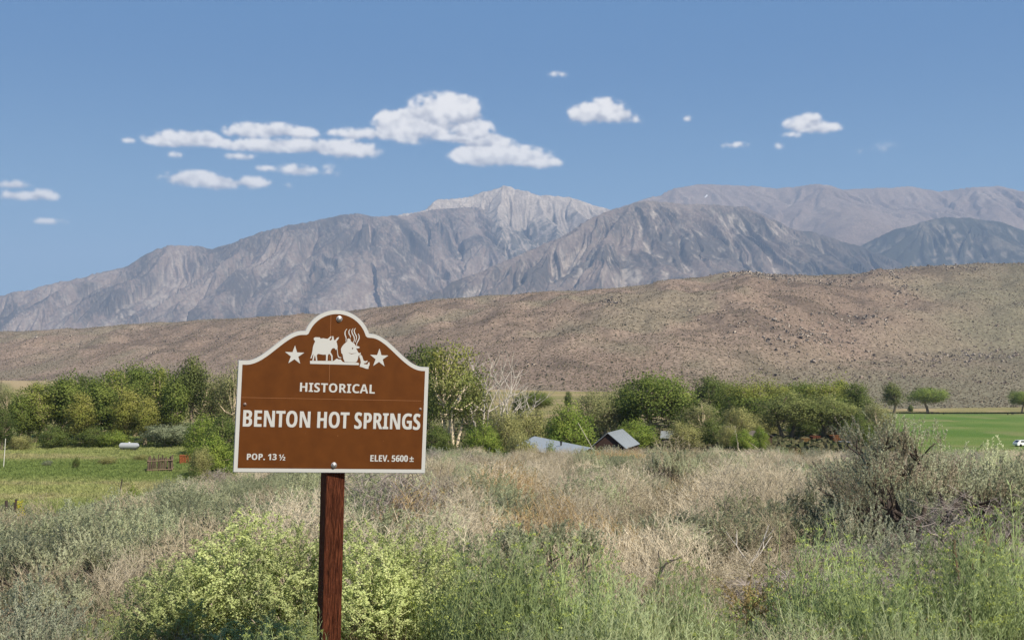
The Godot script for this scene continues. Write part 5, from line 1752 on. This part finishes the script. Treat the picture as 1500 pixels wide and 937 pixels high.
# A grazing cow: tapered capsules joined by a smooth minimum and meshed as surface nets.
func cow(label: String, u: float, d: float, turn: float) -> Node3D:
	var bones := [
		[Vector3(-0.75, 1.02, 0), Vector3(0.5, 0.98, 0), 0.36, 0.38], [Vector3(-0.8, 1.12, 0), Vector3(-0.55, 1.0, 0), 0.27, 0.34],
		[Vector3(0.55, 1.08, 0), Vector3(1.0, 0.78, 0), 0.26, 0.17], [Vector3(1.0, 0.78, 0), Vector3(1.26, 0.34, 0), 0.15, 0.09],
		[Vector3(-0.98, 1.2, 0), Vector3(-1.08, 0.55, 0), 0.04, 0.035],
	]
	for s in [-1.0, 1.0]:
		bones.append([Vector3(0.5, 0.8, s * 0.2), Vector3(0.52, 0.42, s * 0.2), 0.14, 0.08])
		bones.append([Vector3(0.52, 0.42, s * 0.2), Vector3(0.5, 0.04, s * 0.2), 0.07, 0.06])
		bones.append([Vector3(-0.72, 0.85, s * 0.2), Vector3(-0.66, 0.55, s * 0.21), 0.19, 0.10])
		bones.append([Vector3(-0.66, 0.55, s * 0.21), Vector3(-0.8, 0.36, s * 0.21), 0.09, 0.07])
		bones.append([Vector3(-0.8, 0.36, s * 0.21), Vector3(-0.74, 0.04, s * 0.21), 0.065, 0.06])
		bones.append([Vector3(1.02, 0.84, s * 0.12), Vector3(1.0, 0.86, s * 0.3), 0.05, 0.035])
	var cell := 0.055
	var lo := Vector3(-1.25, -0.08, -0.6)
	var nx := 50
	var ny := 30
	var nz := 22
	var f := PackedFloat32Array()
	f.resize(nx * ny * nz)
	for x in nx:
		for y in ny:
			for z in nz:
				var p := lo + Vector3(x, y, z) * cell
				var v := 1e9
				for b in bones:
					var ab: Vector3 = b[1] - b[0]
					var t := clampf((p - b[0]).dot(ab) / ab.length_squared(), 0, 1)
					var q: float = (p - b[0] - ab * t).length() - lerpf(b[2], b[3], t)
					var h := clampf(0.5 + 0.5 * (v - q) / 0.07, 0, 1)
					v = lerpf(v, q, h) - 0.07 * h * (1.0 - h) if v < 1e8 else q
				f[(x * ny + y) * nz + z] = v
	var at := {}
	var s := Shape.new()
	for x in nx - 1:
		for y in ny - 1:
			for z in nz - 1:
				var sum := Vector3.ZERO
				var n := 0
				for e in [[0, 0, 0, 1, 0, 0], [0, 0, 0, 0, 1, 0], [0, 0, 0, 0, 0, 1], [1, 0, 0, 1, 1, 0], [1, 0, 0, 1, 0, 1], [0, 1, 0, 1, 1, 0], [0, 1, 0, 0, 1, 1], [0, 0, 1, 1, 0, 1], [0, 0, 1, 0, 1, 1], [1, 1, 0, 1, 1, 1], [1, 0, 1, 1, 1, 1], [0, 1, 1, 1, 1, 1]]:
					var v0 := f[((x + e[0]) * ny + y + e[1]) * nz + z + e[2]]
					var v1 := f[((x + e[3]) * ny + y + e[4]) * nz + z + e[5]]
					if (v0 < 0) != (v1 < 0):
						sum += Vector3(e[0], e[1], e[2]).lerp(Vector3(e[3], e[4], e[5]), v0 / (v0 - v1))
						n += 1
				if n: at[Vector3i(x, y, z)] = lo + (Vector3(x, y, z) + sum / n) * cell
	for k in at:
		var x: int = k.x
		var y: int = k.y
		var z: int = k.z
		var v0 := f[(x * ny + y) * nz + z]
		for ax in 3:
			var e := [Vector3i(1, 0, 0), Vector3i(0, 1, 0), Vector3i(0, 0, 1)]
			var g: Vector3i = k + e[ax]
			var v1 := f[(g.x * ny + g.y) * nz + g.z]
			if (v0 < 0) == (v1 < 0): continue
			var b1: Vector3i = e[(ax + 1) % 3]
			var b2: Vector3i = e[(ax + 2) % 3]
			if at.has(k - b1) and at.has(k - b2) and at.has(k - b1 - b2):
				s.quad(at[k], at[k - b1], at[k - b1 - b2], at[k - b2], Color(0.02, 0.018, 0.016))
	var o := put("cow", s.mesh(), M.wood)
	o.position = spot(u, d)
	o.rotation.y = turn
	tag(o, label, "cow", "cows on the meadow")
	return o

# ------------------------------------------------------------------ sky

# clouds: [u, v, half width, half height, strength]; the list is turned into directions once
const CLOUDS := [
	[265, 203, 52, 13, 1.0], [236, 206, 26, 8, 0.8], [292, 201, 24, 11, 0.9], [360, 191, 34, 13, 1.0], [402, 189, 36, 11, 1.0], [442, 194, 26, 9, 0.85], [378, 213, 66, 10, 1.0], [450, 213, 72, 12, 1.0], [512, 219, 42, 15, 1.1], [350, 228, 24, 5, 0.7],
	[280, 262, 44, 13, 1.0], [320, 269, 24, 11, 1.0], [365, 267, 27, 10, 0.95], [432, 248, 32, 9, 0.75], [385, 245, 13, 5, 0.55], [481, 250, 16, 11, 0.35], [253, 226, 11, 6, 0.4], [420, 272, 7, 5, 0.4],
	[600, 187, 54, 26, 1.0], [645, 165, 52, 30, 1.0], [680, 160, 26, 21, 1.0], [690, 190, 32, 20, 1.0], [672, 200, 40, 8, 0.7], [576, 180, 28, 22, 1.0], [525, 195, 44, 10, 0.85], [701, 205, 40, 12, 0.9], [735, 229, 72, 18, 1.0], [790, 238, 32, 9, 1.0], [702, 226, 36, 18, 1.0], [722, 212, 34, 16, 0.8],
	[858, 167, 30, 16, 1.0], [885, 160, 34, 18, 1.0], [905, 168, 27, 12, 0.9], [931, 175, 13, 8, 0.45], [1180, 180, 27, 12, 0.95], [1205, 186, 30, 8, 0.95], [1190, 172, 16, 9, 0.9], [1163, 196, 14, 5, 0.5],
	[1080, 211, 19, 5, 0.55], [1012, 171, 8, 5, 0.45], [818, 106, 15, 6, 0.35], [1265, 221, 10, 5, 0.22], [1300, 215, 24, 9, 0.15], [1145, 212, 8, 6, 0.25], [15, 270, 20, 7, 0.8], [20, 286, 24, 8, 0.85], [58, 286, 20, 9, 0.9], [66, 324, 25, 5, 0.6], [183, 204, 9, 4, 0.45],
]

func build_sky() -> Sky:
	var w := 4096
	var h := 2048
	var im := Image.create(w, h, false, Image.FORMAT_RGBF)
	var base: Array[Color] = []
	for y in h:
		var el := 90.0 - (y + 0.5) * 180.0 / h
		var t := clampf(el / 90.0, 0.0, 1.0)
		var c := SKY_LOW.lerp(SKY_MID, smoothstep(-2.0, 17.0, el)).lerp(SKY_TOP, smoothstep(8.0, 70.0, el))
		if el < 0.0: c = Color(0.22, 0.20, 0.17)
		base.append(c)
		im.fill_rect(Rect2i(0, y, w, 1), c)
	var rng := RandomNumberGenerator.new()
	rng.seed = 3
	var puffs: Array = []       # [azimuth, elevation, half width, half height, strength] in degrees
	for q in CLOUDS:
		var flat := Vector2(LENS, q[0] - 750.0).length()
		puffs.append([rad_to_deg(atan((q[0] - 750.0) / LENS)), rad_to_deg(atan((540.0 - q[1]) / flat)), rad_to_deg(q[2] / LENS), rad_to_deg(q[3] / LENS), q[4]])
	for k in 70:                # the rest of the sky carries the same small fair-weather clouds
		var a := rng.randf_range(32.0, 328.0)
		var e := rng.randf_range(6.0, 24.0)
		for j in rng.randi_range(1, 4):
			puffs.append([wrapf(a + rng.randf_range(-2, 2), -180, 180), e + rng.randf_range(-0.4, 0.4), rng.randf_range(0.6, 2.4), rng.randf_range(0.2, 0.8), rng.randf_range(0.5, 1.0)])
	var deg := w / 360.0
	var cover := {}
	for q in puffs:
		var x0 := int(floor((q[0] - q[2] * 1.3) * deg))
		var x1 := int(ceil((q[0] + q[2] * 1.3) * deg)) + 1
		var y0 := int((90.0 - q[1] - q[3] * 1.5) * deg)
		var y1 := int((90.0 - q[1] + q[3] * 1.4) * deg) + 1
		for y in range(y0, y1):
			var el := 90.0 - (y + 0.5) / deg
			for x in range(x0, x1):
				var az := (x + 0.5) / deg
				var dx: float = (az - q[0]) / (q[2] * 1.22)
				var dy: float = (el - q[1]) / (q[3] * 1.22)
				if dy < 0.0: dy *= 1.35
				var r := sqrt(dx * dx + dy * dy)
				if r > 1.0: continue
				var key := y * w + posmod(x, w)
				var dens: float = (1.0 - r) * q[4]
				var light: float = smoothstep(-0.75, 0.45, dy)
				if dens < 0.0: continue
				var had: Vector2 = cover.get(key, Vector2.ZERO)
				cover[key] = Vector2(minf(1.0, had.x + dens), light if dens > had.x else had.y)
	for key in cover:
		var y: int = key / w
		var x: int = key % w
		var d: Vector2 = cover[key]
		var wx := x if x < w / 2 else x - w
		var n := noise_c.get_noise_2d(wx * 1.5, y * 2.0)
		var n2 := noise_c.get_noise_2d(wx * 4.0 + 700.0, y * 5.0)
		var a := smoothstep(0.0, lerpf(0.9, 0.46, d.y), d.x * 1.3 + (0.5 * n + 0.5 * n2) * smoothstep(0.0, 0.2, d.x))
		if a <= 0.0: continue
		var lit := clampf(d.y * 0.95 + 0.08 + n * 0.9 + n2 * 0.6, 0, 1)
		var c := CLOUD_LOW.lerp(CLOUD_TOP, lit)
		im.set_pixel(x, y, base[y].lerp(c, a * 0.96))
	var m := PanoramaSkyMaterial.new()
	m.panorama = ImageTexture.create_from_image(im)
	var s := Sky.new()
	s.sky_material = m
	return s

var noise_c := FastNoiseLite.new()
